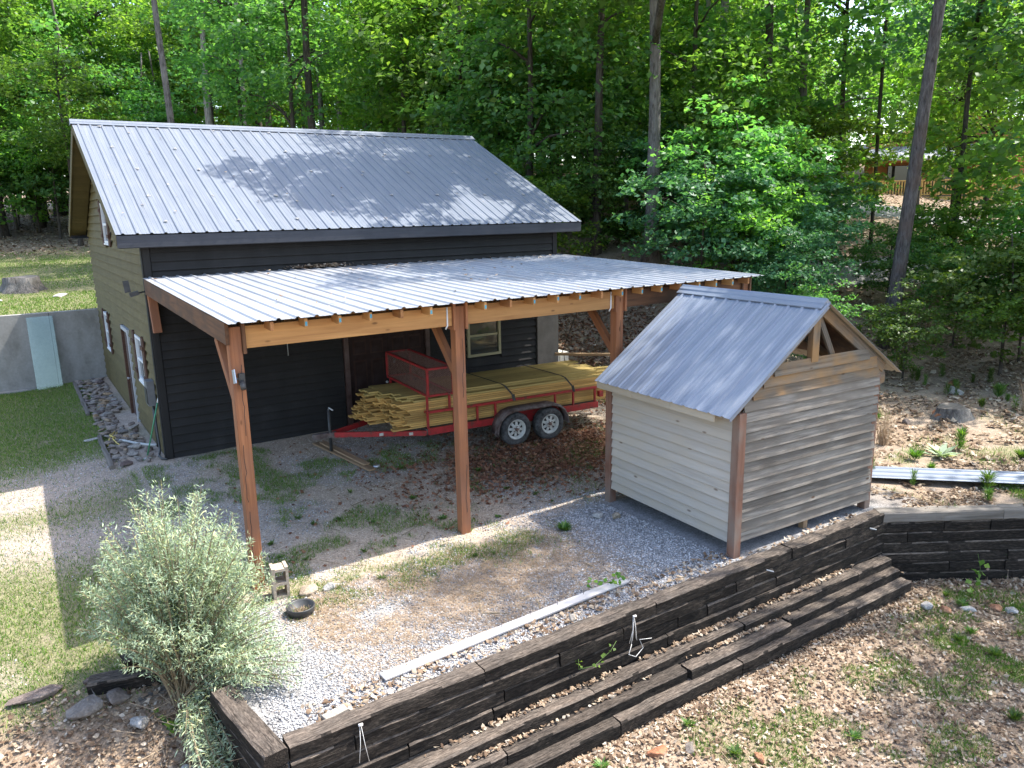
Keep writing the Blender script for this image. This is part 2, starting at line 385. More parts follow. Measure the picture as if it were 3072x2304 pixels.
K['tietop'] = tie_mat('weathered_tie_face', (.028,.022,.018), (.075,.061,.05), (.15,.125,.104), .5)
K['stone'] = None
def stone_mat(name, stops, sc=6):
    g = G(name); c = g.ramp(g.rnd(), stops); n = g.noise(g.coord('Object'), sc, 6, .65); n2 = g.noise(g.coord('Object', (1,1,3)), sc*.5, 3)
    n3 = g.noise(g.coord('Object'), sc*7, 5, .7); c = g.mix(.8, c, g.mix(1., c, g.ramp(n3, [(.3, (.5,)*3), (.7, (1.35,)*3)]), 'MULTIPLY')); c = g.mix(.7, c, g.mix(1., c, g.ramp(n, [(.28, (.45,)*3), (.72, (1.3,)*3)]), 'MULTIPLY')); c = g.mix(g.ramp(n2, [(.5, (0,0,0)), (.7, (.5,)*3)]), c, (.22,.19,.15))
    g.bump(n3, .9, .02); return g.fin(c, .92, 0, .2)
K['stone'] = stone_mat('flagstone', [(0, (.20,.155,.125)), (.3, (.29,.24,.20)), (.55, (.25,.235,.22)), (.75, (.36,.25,.15)), (.9, (.33,.31,.28)), (1, (.16,.12,.11))])
K['slab'] = stone_mat('dark_slab', [(0, (.13,.095,.085)), (.5, (.18,.145,.125)), (1, (.22,.2,.18))], 4)
K['rock'] = stone_mat('tan_rock', [(0, (.42,.29,.18)), (.5, (.38,.32,.25)), (1, (.46,.38,.28))], 5)
K['palerock'] = stone_mat('pale_rock', [(0, (.36,.34,.32)), (1, (.46,.45,.43))], 5)
K['clayrock'] = stone_mat('red_clay_rock', [(0, (.34,.15,.08)), (1, (.42,.22,.13))], 5)
K['gravel'] = islandmat('gravel_stones', [(0, (.13,.13,.135)), (.25, (.25,.25,.255)), (.6, (.40,.40,.405)), (.85, (.60,.60,.61)), (1, (.38,.31,.25))], .85, .35)
K['fgravel'] = islandmat('tan_floor_stones', [(0, (.22,.17,.13)), (.3, (.39,.31,.24)), (.65, (.52,.43,.345)), (.9, (.60,.54,.47)), (1, (.34,.24,.17))], .9, .25)
K['leaflit'] = islandmat('dead_leaves', [(0, (.10,.06,.038)), (.3, (.23,.155,.10)), (.55, (.36,.26,.175)), (.8, (.45,.36,.265)), (1, (.54,.47,.385))], .8, .25, .25)
K['leafred'] = islandmat('red_brown_dead_leaves', [(0, (.12,.055,.034)), (.4, (.22,.10,.06)), (.75, (.32,.155,.09)), (1, (.44,.27,.17))], .8, .25, .2)
K['grass'] = islandmat('grass_blades', [(0, (.07,.155,.02)), (.5, (.125,.245,.032)), (.85, (.20,.31,.045)), (1, (.30,.29,.09))], .6, .3, .35)
K['oak'] = leafmat('oak_leaf', (.092,.195,.048), (.168,.315,.082), .62, (1.18,1.30,.5))
K['maple'] = leafmat('maple_leaf', (.076,.185,.064), (.142,.295,.102), .62, (1.15,1.3,.55))
K['lime'] = leafmat('sunlit_lime_leaf', (.105,.205,.04), (.20,.33,.075), .62, (1.15,1.3,.5))  # bright sunlit yellow-green put into the leaf colour, lifts the darker wood
K['teal'] = leafmat('shaded_blue_green_leaf', (.055,.145,.07), (.10,.23,.115), .45, (1.1,1.3,.6))  # cool tint of shaded, sky-lit foliage put into the leaf colour
K['weed'] = leafmat('weed_leaf', (.06,.13,.028), (.12,.21,.055), .4)
K['vine'] = leafmat('vine_leaf', (.06,.14,.02), (.12,.24,.035), .4)
K['bushleaf'] = leafmat('silver_green_leaf', (.21,.295,.185), (.38,.475,.335), .3, (1.1,1.2,.7), .1, .6)
K['stem'] = plain('tan_stem', (.20,.15,.08), .9)
K['barkg'] = bark('grey_bark', (.05,.044,.038), (.19,.172,.155), (.24,.225,.205))
K['barkd'] = bark('dark_bark', (.028,.024,.02), (.10,.085,.07))
K['barkp'] = bark('pine_bark', (.035,.03,.03), (.15,.135,.135), (.12,.085,.075))
K['barkw'] = bark('pale_bare_trunk', (.16,.14,.12), (.36,.33,.30))
K['log'] = wood('orange_log', (.30,.12,.035), (.48,.22,.075), .65, 6, .15, .2)
K['deck'] = wood('golden_deck', (.45,.26,.075), (.62,.40,.14), .7, 7, .1, .2)
K['pink'] = plain('pink_fabric', (.6,.05,.12), .8)
g = G('driveway_asphalt'); gm = g.N('NewGeometry'); n = g.noise(gm.outputs['Position'], 2.2, 7, .7); K['road'] = g.bump(n, .3, .02).fin(g.ramp(n, [(.3, (.15,.145,.14)), (.7, (.24,.235,.23))]), .9)
# ------------------------------------------------------------------ ground zones
def zones(x, y):
    """weights of the surface kinds by place: gravel, straw, dirt, leaf, grass"""
    n1 = fbm(x*.9, y*.9, 21); n2 = fbm(x*2.2, y*2.2, 41); n3 = fbm(x*.35, y*.35, 61)
    low = lower_mask(x, y); W = {}
    diag = (x-8.3)*.521+(y+9.2)*.853
    yard = (~low) & (y < 9.4) & (x < 9.4) & (x > -.7)
    left = (x <= -.7) & (y < 9.4)
    right = (~low) & (x >= 9.4)
    terr = (y >= 9.4) & (x < 9.4)
    # yard
    wall_band = sst(-7.3, -8.5, y+(n1-.5)*1.2)
    east = sst(3.3, 4.6, x+(n1-.5)*1.4)*sst(-5.6, -6.6, y)*sst(9.0, 8.5, x)
    gravel_y = np.clip(np.maximum(np.maximum(wall_band, east)*1.1, .5*sst(-5.9, -6.6, y)), 0, 1)
    strip = np.exp(-((y+6.35+.05*(x-1.5)-(n3-.5)*.8)/.42)**2)*sst(4.6, 3.4, x)*sst(-.5, .3, x)
    grass_y = strip*sst(.32, .5, n2)*1.3
    straw_y = .7*sst(-5.9, -6.7, y)*sst(-.1, .6, x)*sst(4.9, 3.6, x)*(1-.6*wall_band)*sst(.15, .42, n1)
    floor = sst(-6.3, -5.7, y)
    leaf_y = floor*np.exp(-(((x-6.4)/2.3)**2+((y+3.6)/1.05)**2)*1.0)*1.5*sst(.3, .5, n1+.12)
    grass_y = np.maximum(grass_y, floor*sst(.50, .64, n1)*.75*sst(7, 3, x)*sst(.35, .55, n2))
    grass_y = np.maximum(grass_y, floor*sst(-4.2, -5.4, y)*sst(.42, .58, n2)*.9*sst(4.2, 2.6, x))
    grass_y = np.maximum(grass_y, np.exp(-((x-7.2)**2+(y+4.3)**2)/2.2)*sst(.42, .6, n2)*.9)
    dirt_y = .12*floor
    gravel_f = floor*sst(.42, .62, fbm(x*.8+5, y*.8, 77))*.6
    # left lot
    lane = np.exp(-((y-.1+(n3-.5)*2)/1.3)**2)
    bare = np.maximum(sst(.56, .68, n3)*.7, np.maximum(lane, np.exp(-((y+3.4+.4*x)/.9)**2)*.8))
    grass_l = np.clip(1.05-bare*1.2, .05, 1)*sst(.22, .5, n2+.16)
    grass_l = grass_l*(1-.6*sst(1.5, -1, y)*sst(-4.6, -3, y)*sst(-3.0, -1.4, x))
    bank = sst(-6.4, -7.2, y)
    # right / lower
    gl = np.clip(sst(.52, .66, fbm(x*1.7, y*1.7, 91))*.55+sst(.5, .62, n3)*sst(.40, .56, n2)*.9*sst(6, 8.5, x+(-10-y)*.5), 0, 1)*sst(-9.7, -10.3, y)
    gr = sst(.50, .64, n1)*sst(16, 11, x)*.85
    Zs = lambda *a: np.select([yard, left, low, right, terr], a, 0.)
    W['gravel'] = Zs(np.maximum(gravel_y, gravel_f), np.clip(bare*.45, 0, .5)*(1-bank*.5), 0*x, 0*x, 0*x)
    W['straw'] = Zs(straw_y, .25*bare, .15+0*x, .1+0*x, .15*sst(.5, .7, n1))
    W['leaf'] = Zs(leaf_y+.12*wall_band+.8*sst(8.5, 9.0, x)*sst(-5.6, -6.6, y), bank*.9, .85-.6*gl, sst(.36, .52, n2+.5*sst(9, 17, np.hypot(x-8, y*.8)))*.9, sst(26, 31, y+(n1-.5)*4)*.9)
    W['grass'] = Zs(grass_y, grass_l*(1-bank), gl, gr, (1-sst(26, 31, y+(n1-.5)*4))*sst(.2, .42, n2+.15))
    W['floor'] = Zs(floor*.9, bare*.55, 0*x, 0*x, 0*x)
    W['dirt'] = Zs(dirt_y, .5-.25*bank, .25+0*x, .35+0*x, .4+0*x)
    return W
CZ = dict(gravel=(.28,.28,.285), straw=(.40,.305,.225), leaf=(.25,.185,.13), grass=(.15,.165,.065), dirt=(.30,.235,.18), floor=(.48,.385,.295))
def build_ground():
    def axis(lo, a, b, hi, d, extra):
        c = list(np.arange(a, b, d)); s = d; p = a
        L = []
        while p > lo: s = min(s*1.13, 12); p -= s; L.append(p)
        s = d; p = b; H = []
        while p < hi: s = min(s*1.13, 12); p += s; H.append(p)
        return np.unique(np.round(np.array(L[::-1]+c+H+extra), 4))
    xs = axis(-300, -5, 13, 400, .085, [-.725, -.715, -.68, 9.29, 9.31])
    ys = axis(-120, -13.5, 1.5, 420, .085, [-9.175, -9.165, 9.495, 9.505])
    X, Y = np.meshgrid(xs, ys); Zg = ground_z(X, Y); nx, ny = len(xs), len(ys)
    V = np.stack([X.ravel(), Y.ravel(), Zg.ravel()], -1)
    i = np.arange(nx*ny).reshape(ny, nx); F = np.stack([i[:-1,:-1].ravel(), i[:-1,1:].ravel(), i[1:,1:].ravel(), i[1:,:-1].ravel()], -1)
    W = zones(V[:,0], V[:,1]); tot = sum(W.values())+1e-3
    colr = sum(np.asarray(W[k])[:,None]*np.array(CZ[k]) for k in W)/tot[:,None]
    g = G('yard_ground'); at = g.N('Attribute', attribute_name='gcol'); gm = g.N('NewGeometry')
    n = g.noise(gm.outputs['Position'], 38, 5, .7); n2 = g.noise(gm.outputs['Position'], 9, 4, .6)
    c = g.mix(.8, at.outputs['Color'], g.mix(1., at.outputs['Color'], g.ramp(n, [(.3, (.42,)*3), (.5, (.9,)*3), (.72, (1.6,)*3)]), 'MULTIPLY'))
    c = g.mix(.5, c, g.mix(1., c, g.ramp(n2, [(.3, (.6,)*3), (.7, (1.3,)*3)]), 'MULTIPLY'))
    g.bump(n, .8, .02); m = g.fin(c, .95, 0, .15)
    me = mesh_np('ground', V, F, m, True)
    a = me.attributes.new('gcol', 'FLOAT_COLOR', 'POINT'); a.data.foreach_set('color', np.concatenate([colr, np.ones((len(V),1))], 1).astype(np.float32).ravel())
    o = put(bpy.data.objects.new('ground', me)); tag(o, 'uneven yard, leaf litter and wooded hillside ground', None, None, 'structure')
build_ground()
def ribbon(name, pts, w, mat, dz=.03):
    mb = MB(); P = []
    pts = [Vector((p[0], p[1], 0)) for p in pts]
    dense = []
    for a, b in zip(pts[:-1], pts[1:]):
        k = max(1, int((b-a).length/1.2))
        for i in range(k): dense.append(a.lerp(b, i/k))
    dense.append(pts[-1])
    for _ in range(6): dense = [dense[0]]+[(dense[i-1]+dense[i]*2+dense[i+1])/4 for i in range(1, len(dense)-1)]+[dense[-1]]
    V = []; F = []; K_ = 5
    for i, p in enumerate(dense):
        t = (dense[min(i+1, len(dense)-1)]-dense[max(i-1, 0)]).normalized(); s = Vector((-t.y, t.x, 0))
        for k in range(K_):
            q = p+s*w*(k/(K_-1)-.5); V.append((q.x, q.y, gz(q.x, q.y)+dz+(.07 if 0 < k < K_-1 else -.05)))
    for i in range(len(dense)-1):
        for k in range(K_-1): F.append((i*K_+k, i*K_+k+1, (i+1)*K_+k+1, (i+1)*K_+k))
    mb.add(V, F, 0, True); o = mb.build(name, mat); return o
# ------------------------------------------------------------------ ribbed roofing
def ribbed(w, L, pitch, rh, mats, lap=True):
    """local X across, Y along the fall (0 at the top), Z normal"""
    pr = [(0, 0)]; k = int(round(w/pitch)); p = w/k
    for i in range(k):
        c = (i+.5)*p
        for q in (-1, 1) if True else ():
            pass
        pts = [(c-p*.36, 0), (c-p*.33, .004), (c-p*.30, 0), (c-.032, 0), (c-.013, rh), (c+.013, rh), (c+.032, 0), (c+p*.30, 0), (c+p*.33, .004), (c+p*.36, 0)]
        pr += pts
    pr.append((w, 0)); n = len(pr)
    V = [(x, 0, z) for x, z in pr]+[(x, -L, z) for x, z in pr]+[(x, 0, z-.004) for x, z in pr]+[(x, -L, z-.004) for x, z in pr]
    F = []; MI = []
    for i in range(n-1):
        F.append((i, n+i, n+i+1, i+1)); MI.append(0)
        F.append((2*n+i+1, 3*n+i+1, 3*n+i, 2*n+i)); MI.append(len(mats)-1)
        F.append((n+i, 3*n+i, 3*n+i+1, n+i+1)); MI.append(0)
        F.append((2*n+i, i, i+1, 2*n+i+1)); MI.append(0)
    F += [(0, 2*n, 3*n, n), (n-1, 2*n-1, 4*n-1, 3*n-1)]; MI += [0, 0]
    me = bpy.data.meshes.new('roof_sheet'); me.from_pydata(V, [], F); me.update()
    for m in mats: me.materials.append(m)
    me.polygons.foreach_set('material_index', MI); return me
def slope_sheets(parent, a_top, b_top, a_low, nsheets, pitch, rh, mats, gap=.002):
    """a_top..b_top the upper edge, a_low the foot below a_top"""
    a = Vector(a_top); b = Vector(b_top); lo = Vector(a_low); ex = (b-a).normalized(); ey = (a-lo).normalized(); ez = ex.cross(ey)
    if ez.z < 0:
        a, b, lo = b, a, lo+(b-a); ex = -ex; ez = ex.cross(ey)
    W_ = (b-a).length/nsheets; L = (a-lo).length; me = ribbed(W_-gap, L, pitch, rh, mats)
    m0 = Matrix((ex, ey, ez)).transposed().to_4x4(); out = []
    for i in range(nsheets):
        m = m0.copy(); m.translation = a+ex*(W_*i)
        out.append(put(bpy.data.objects.new('roof_sheet', me), m, parent))
    return out
def segs(x0, x1, z, opens):
    S = [(x0, x1)]
    for (a, b, c, d) in opens:
        if c < z < d:
            T = []
            for s, e in S:
                if b <= s or a >= e: T.append((s, e))
                else:
                    if a > s+.02: T.append((s, a))
                    if b < e-.02: T.append((b, e))
            S = T
    return S
# ------------------------------------------------------------------ barn
BL, BW, EZ, EY, RZ, RY, OL, OR = 9.14, 9.508, 4.376, .34, 6.721, 4.754, .433, .521
SL = (RZ-EZ)/(RY+EY)
barn = thing('barn', (0, 0, .1), 'dark two-storey barn with olive gable end and metal roof', 'barn')
mb = MB(); mb.box(.04, BL-.03, .05, BW-.03, 0, 4.3); mb.build('wall', K['black'], barn)
mb = MB(); mb.add([(.04,.05,4.3),(.04,RY,6.55),(.04,BW-.05,4.3),(BL-.03,.05,4.3),(BL-.03,RY,6.55),(BL-.03,BW-.05,4.3)], [(0,1,2),(5,4,3),(0,3,4,1),(1,4,5,2),(0,2,5,3)]); mb.build('loft_wall', K['olive'], barn)
FO = [(3.58, 5.62, -1, 2.27), (6.56, 7.50, 1.34, 2.40), (8.52, 9.2, -1, 3.42)]
z = .16; ex = .162
while z < 4.2:
    zc = z+ex/2
    for s, e in segs(.12, BL-.12 if z > 3.4 else BL-.02, zc, FO):
        board('siding_board', (s, .012, zc), (e, .012, zc), .018, ex+.03, K['black'], barn, (0, .3, 1), .002)
    z += ex
GO = [(1.35, 2.25, 1.33, 2.36), (7.0, 7.8, 1.26, 2.3), (3.3, 4.45, -1, 2.3), (4.5, 5.35, 4.05, 5.06)]
z = .12; ex = .185
while z < 6.45:
    zc = z+ex/2
    y0, y1 = (.0, BW) if z+ex < 4.25 else (max(0, (z+ex+.13-EZ)/SL-EY), BW-max(0, (z+ex+.13-EZ)/SL-EY))
    for s, e in segs(y0, y1, zc, GO):
        if e-s > .05: board('siding_board', (.012, e, zc), (.012, s, zc), .016, ex+.03, K['olive'], barn, (.26, 0, 1), .002)
    z += ex
# right gable and rear walls are plain boarded panels
mb = MB(); mb.box(BL-.03, BL-.005, 0, BW, 0, 4.35); mb.build('end_wall_panel', K['olive'], barn)
board('corner_trim', (.05, -.012, .12), (.05, -.012, 4.3), .03, .12, K['trim'], barn, (1,0,0)); board('corner_trim', (-.016, .065, .12), (-.016, .065, 4.3), .13, .03, K['trim'], barn, (1,0,0)).hide_render = False
board('corner_trim', (BL-.05, -.014, 3.42), (BL-.05, -.014, 4.3), .03, .12, K['trim'], barn, (1,0,0))
mb = MB(); mb.box(8.53, 9.16, -.05, .1, -.1, 3.38); mb.build('concrete_pier', K['darkconc'], barn)
mb = MB(); mb.box(-.03, BL, -.02, .03, -.1, .13); mb.build('sill_plate', K['plank'], barn)
# roof
DZ = .035
slope_sheets(barn, (-OL, RY, RZ), (BL+OR, RY, RZ), (-OL, -EY, EZ), 11, .229, .022, [K['roof'], K['soffit']])
slope_sheets(barn, (-OL, RY, RZ), (BL+OR, RY, RZ), (-OL, BW+EY, EZ), 11, .229, .022, [K['roof'], K['soffit']])
def ridge_cap(parent, p0, p1, nl, nr, w, mat):
    """folded cap with a stepped hem; nl/nr = downslope directions"""
    p0 = Vector(p0); p1 = Vector(p1); prof = []
    upn = Vector((0,0,1)); V = []
    nl = Vector(nl).normalized(); nr = Vector(nr).normalized()
    pts = [nl*w-upn*.0+upn*.022, nl*w+upn*.034, nl*w*.55+upn*.034, nl*w*.5+upn*.05, nl*.03+upn*.05, upn*.062, nr*.03+upn*.05, nr*w*.5+upn*.05, nr*w*.55+upn*.034, nr*w+upn*.034, nr*w+upn*.022]
    n = len(pts)
    for p in (p0, p1):
        for q in pts: V.append(p+q)
    mb = MB(); mb.add(V, [(i, i+1, n+i+1, n+i) for i in range(n-1)]+[tuple(range(n-1,-1,-1)), tuple(range(n, 2*n))]); return mb.build('ridge_cap', mat, parent)
ridge_cap(barn, (-OL-.03, RY, RZ), (BL+OR+.03, RY, RZ), (0, -1, -SL), (0, 1, -SL), .2, K['roof'])
for s in (-1, 1):
    ye = RY+s*(RY+EY); 
    board('fascia_board', (-OL+.01, ye-s*.03, EZ-.125), (BL+OR-.01, ye-s*.03, EZ-.125), .03, .21, K['fascia'], barn)
    for xe, q in ((-OL+.018, -1), (BL+OR-.018, 1)):
        board('rake_board', (xe, RY+s*.02, RZ-.13), (xe, ye-s*.06, EZ-.11), .028, .19, K['soffit'] if q < 0 else K['fascia'], barn, (0, 0, 1))
    # soffit boards under the gable overhang
    m = 26
    for i in range(m):
        t = (i+.5)/m; y = RY+s*(.1+t*(RY+EY-.2)); zz = RZ-.20-SL*abs(y-RY)
        board('soffit_board', (-OL+.035, y, zz), (-.02, y, zz), .205, .012, K['soffit'], barn, (0, s*SL, 1), .002)
    board('soffit_panel', (-OL+.04, RY+s*(RY+.5*EY-.02), EZ-.235), (BL+OR-.04, RY+s*(RY+.5*EY-.02), EZ-.235), EY-.06, .012, K['fascia'], barn)
# sealed screw patches on the front slope
spot = MB()
for k in range(3):
    a = k*2.1; spot.lathe([(0, .012), (.02, .010), (.035, .002), (.0, .0)], 7, 'Z', (.03*math.cos(a), .03*math.sin(a), 0))
spm = spot.mesh('sealant_patch', K['spot']); nv = Vector((0, -SL, 1)).normalized(); q = nv.to_track_quat('Z', 'Y').to_matrix().to_4x4()
for r_, t in enumerate((.05, .27, .48, .72, .92)):
    for k in range(9):
        x = -OL+.55+k*1.22+r_*.1+random.uniform(-.1, .1)
        if x > BL+OR-.2 or (r_ == 4 and k > 2): continue
        y = RY-t*(RY+EY); m = Matrix.Translation(Vector((x, y, RZ-SL*abs(RY-y)))+nv*.024) @ q @ Matrix.Rotation(random.uniform(0, 6), 4, 'Z') @ Matrix.Scale(random.uniform(.55, .85), 4)
        put(bpy.data.objects.new('sealant_patch', spm), m, barn)
# gable windows with shutters, on the wall x = 0 (facing -x)
def gable_window(y0, y1, z0, z1, sh=.28, frame_m='whitep'):
    w = MB(); t = .055
    for a in ((y0, y1, z0, z0+t), (y0, y1, z1-t, z1), (y0, y0+t, z0+t, z1-t), (y1-t, y1, z0+t, z1-t)): w.box(-.035, .045, a[0], a[1], a[2], a[3])
    win = w.build('window', K[frame_m], barn)
    zm = z0+(z1-z0)*.47
    mb = MB(); mb.box(-.02, .035, y0+t, y1-t, zm-.025, zm+.025); mb.build('sash_rail', K[frame_m], win)
    for (a, b, xo) in ((z0+t, zm-.025, .0), (zm+.025, z1-t, .015)):
        mb = MB(); mb.box(xo, xo+.012, y0+t, y1-t, a, b); mb.build('pane', K['pane'], win)
    mb = MB(); mb.box(-.05, .02, y0-.03, y1+.03, z0-.04, z0-.002); mb.build('window_sill', K[frame_m], win)
    for (c, s_) in ((y0-.05-sh/2, 0), (y1+.05+sh/2, 1)):
        S = MB()
        for k in range(3):
            yy = c-sh/2+sh*k/3; dz = .03 if k == 1 else 0
            S.box(-.045, -.015, yy+.004, yy+sh/3-.004, z0-.04-dz, z1+.04+dz)
        for zz in (z0+.12, z1-.2): S.box(-.068, -.047, c-sh/2+.01, c+sh/2-.01, zz, zz+.08)
        S.build('shutter', K['brownt'], barn)
gable_window(1.40, 2.2, 1.38, 2.32); gable_window(7.05, 7.75, 1.31, 2.26); gable_window(4.55, 5.3, 4.1, 5.0, .27)
d = MB(); d.box(.02, .05, 3.42, 4.33, .15, 2.2); door = d.build('side_door', K['jamb'], barn)
for (a, b, c, e, m) in ((3.32, 3.42, .12, 2.28, 'lgrey'), (4.33, 4.43, .12, 2.28, 'brownt'), (3.42, 4.33, 2.2, 2.28, 'lgrey')):
    mb = MB(); mb.box(-.04, .05, a, b, c, e); mb.build('door_casing', K[m], barn)
for (a, b) in ((.3, 1.0), (1.15, 2.05)):
    for (p, r_) in ((3.53, 3.83), (3.92, 4.22)):
        mb = MB(); mb.box(.008, .0198, p, r_, a, b); mb.build('door_panel', K['jamb'], door)
mb = MB(); mb.lathe([(0,-.045),(.028,-.04),(.03,-.02),(.012,-.01),(.012,.02)], 10, 'X', (.0, 4.22, 1.05)); mb.build('door_knob', K['lgrey'], door)
mb = MB(); mb.box(-.35, -.03, 3.3, 4.45, .06, .14); mb.build('door_step', K['concrete'], barn)
# front double door on y = 0
fr = MB(); fr.box(3.60, 3.70, -.05, .05, .1, 2.26); fr.box(5.50, 5.60, -.05, .05, .1, 2.26); fr.box(3.70, 5.50, -.05, .05, 2.17, 2.26); fr.build('door_frame', K['jamb'], barn)
for x0 in (3.705, 4.603):
    d = MB(); d.box(x0, x0+.892, .0, .045, .12, 2.165); dd = d.build('door', K['door'], barn)
    for (a, b) in ((.22, .82), (.95, 1.62), (1.74, 2.05)):
        for c in (x0+.1, x0+.49):
            mb = MB(); mb.box(c, c+.30, -.006, -.001, a, b); pn = mb.build('door_panel', K['dooredge'], dd)
            mb = MB(); mb.box(c+.035, c+.265, -.014, -.0065, a+.035, b-.035); mb.build('raised_field', K['door'], pn)
mb = MB(); mb.lathe([(0,-.06),(.026,-.055),(.03,-.03),(.012,-.015),(.012,.01)], 10, 'Y', (4.53, 0, 1.08)); mb.build('door_knob', K['lgrey'], barn)
mb = MB(); mb.box(3.5, 5.7, -.22, -.055, .02, .12); mb.build('door_threshold', K['concrete'], barn)
# front window
w = MB(); t = .06
for a in ((6.58, 7.48, 1.36, 1.36+t), (6.58, 7.48, 2.32, 2.38), (6.58, 6.58+t, 1.36+t, 2.32), (7.48-t, 7.48, 1.36+t, 2.32)): w.box(a[0], a[1], -.04, .05, a[2], a[3])
w.box(6.64, 7.42, -.02, .04, 1.83, 1.875); win = w.build('window', plain('aged_cream_frame', (.32,.29,.16), .6), barn)
for a, b, yo in ((1.42, 1.83, .0), (1.875, 2.32, .015)):
    mb = MB(); mb.box(6.64, 7.42, yo, yo+.012, a, b); mb.build('pane', K['pane'], win)
# meter box, conduit and hose on the gable
mb = MB(); mb.box(-.15, -.02, .42, .72, 1.16, 1.64); bx = mb.build('meter_box', K['greyp'], barn)
mb = MB(); mb.box(-.165, -.152, .44, .70, 1.2, 1.5); mb.build('meter_box_door', K['blackp'], bx)
mb = MB(); mb.tube([(-.06, .62, 1.16), (-.06, .62, .3)], .018, 8); mb.build('conduit', K['blackp'], barn)
mb = MB(); mb.tube([(-.06, .50, 1.16), (-.06, .46, .6), (-.07, .30, .32), (-.12, .15, .25), (-.1, -.02, .24), (-.02,-.1,.23)], .022, 8); mb.build('conduit', K['blackp'], barn)
# gooseneck flood lamp at the corner
mb = MB(); mb.tube([(-.02, .1, 3.35), (-.14, .1, 3.33), (-.16, .1, 3.36)], .015, 8); lm = mb.build('corner_lamp', K['blackp'], barn)
mb = MB(); mb.bar((-.28, .1, 3.30), (-.13, .1, 3.34), .10, .07); mb.build('lamp_head', K['blackp'], lm)
mb = MB(); mb.bar((-.30, .1, 3.35), (-.32, .1, 3.56), .012, .10); mb.build('lamp_panel', K['blackp'], lm)
# conduit on the front wall
mb = MB(); mb.tube([(2.42, -.03, 3.3), (2.42, -.03, 2.55)], .011, 6); mb.box(2.37, 2.47, -.07, -.018, 2.42, 2.55); mb.tube([(2.43, -.03, 2.42), (2.43, -.03, 1.9)], .009, 6); mb.build('wall_conduit', K['conduit'], barn)
# ------------------------------------------------------------------ carport
CZR, CZF, CY = 3.598, 3.434, -6.076
cs = (CZR-CZF)/(-CY)
def croof(y): return CZR+cs*y      # y negative
cp = thing('carport', (3, -3, .1), 'timber carport with pale ribbed metal roof attached to the barn', 'carport')
slope_sheets(cp, (-.05, -.02, CZR), (9.27, -.02, CZR), (-.05, CY, CZF), 10, .2335, .022, [K['croof'], K['croof']])
PX = (.075, 3.14, 6.106, 9.10); PY = -5.725; pw = .15
for i, x in enumerate(PX):
    b = gz(x, PY)-.15; p = board('post', (x, PY, b), (x, PY, 3.36-.0), pw, pw, K['post'], cp, (0,1,0), .006)
    for k in range(3):
        mb = MB(); x0 = x+random.uniform(-.03, .03); pts = []
        for j in range(9): pts.append((x0+random.uniform(-.012, .012)+.02*(j/8-.5), PY-pw/2-.0005, .2+k*.9+j*.1+random.uniform(0, .1)))
        for a, c in zip(pts[:-1], pts[1:]): mb.bar(a, c, .006, .004, (0,1,0))
        if k != 1 or i == 0: mb.build('drying_crack', K['crack'], p)
    # side plates gripping the beam at the post head
    for s in (-1, 1):
        if i == 0 and s < 0: continue
        board('side_plate', (x+s*(pw/2+.022), PY-.02, 3.03), (x+s*(pw/2+.022), PY-.02, croof(PY)-.03), .19, .04, K['darkbeam'] if i in (0, 3) else K['post'], cp, (1,0,0))
# front beam in bays, between the plates
for i in range(3):
    a = PX[i]+pw/2+.046; b = PX[i+1]-pw/2-.046
    board('front_beam', (a, PY-.03, 3.225), (b, PY-.03, 3.225), .085, .27, K['beam'] if i < 2 else K['darkbeam'], cp, bev=.004)
    board('front_beam', (a, PY+.062, 3.225), (b, PY+.062, 3.225), .085, .27, K['joist'], cp)
# side beams to the barn, ledger
board('side_beam', (-.02, -.06, croof(-.06)-.155), (-.02, PY-.11, croof(PY)-.155), .045, .27, K['darkbeam'], cp)
board('side_beam', (9.2, -.06, croof(-.06)-.155), (9.2, PY-.11, croof(PY)-.155), .045, .27, K['beam'], cp)
board('ledger', (.12, -.05, croof(-.05)-.15), (9.1, -.05, croof(-.05)-.15), .04, .24, K['joist'], cp)
mb = MB()
# rafters with the tails poking out over the beam
x = .45; k = 0
while x < 9.0:
    if min(abs(x-p) for p in PX) > .16:
        board('rafter', (x, -.09, croof(-.09)-.08), (x, PY+.115, croof(PY+.115)-.08), .04, .14, K['joist'], cp)
        yt = PY-.078; yo = CY+.05-random.uniform(0, .05)
        rf = board('rafter_tail', (x, yt, croof(yt)-.075), (x, yo, croof(yo)-.075), .04, .11, K['beam'] if k % 4 else K['joist'], cp)
        if k % 4 != 0:
            mb = MB(); z0 = croof(yo)-.075+random.uniform(-.015, .005); mb.box(x-.014, x+.014, yo-.0035, yo-.0005, z0-.022, z0+.028); mb.build('end_tag', K['tagblue'], rf)
    x += .4225; k += 1
for i, x in enumerate(PX):
    if i == 3: continue
    xx = x if i else x
    board('knee_brace', (xx, PY+.05, 2.35), (xx, PY+.80, 3.13), .09, .12, K['post'] if i else K['post'], cp, (0, -1, 1))
    board('cross_tie', (xx, PY+.12, 3.20), (xx, -.1, croof(-.1)-.22), .05, .14, K['joist'], cp) if i else None
board('wall_stub', (.07, -.16, 2.62), (.05, -.10, 3.30), .14, .13, K['post'], cp, (0,1,0))
for x in (PX[1]-.2, PX[2]-.2):
    mb = MB(); mb.tube([(x, PY-.08, 3.36), (x, PY-.08, 3.10), (x-.02, PY-.06, 3.05)], .012, 6); mb.build('white_conduit', K['whitep'], cp)
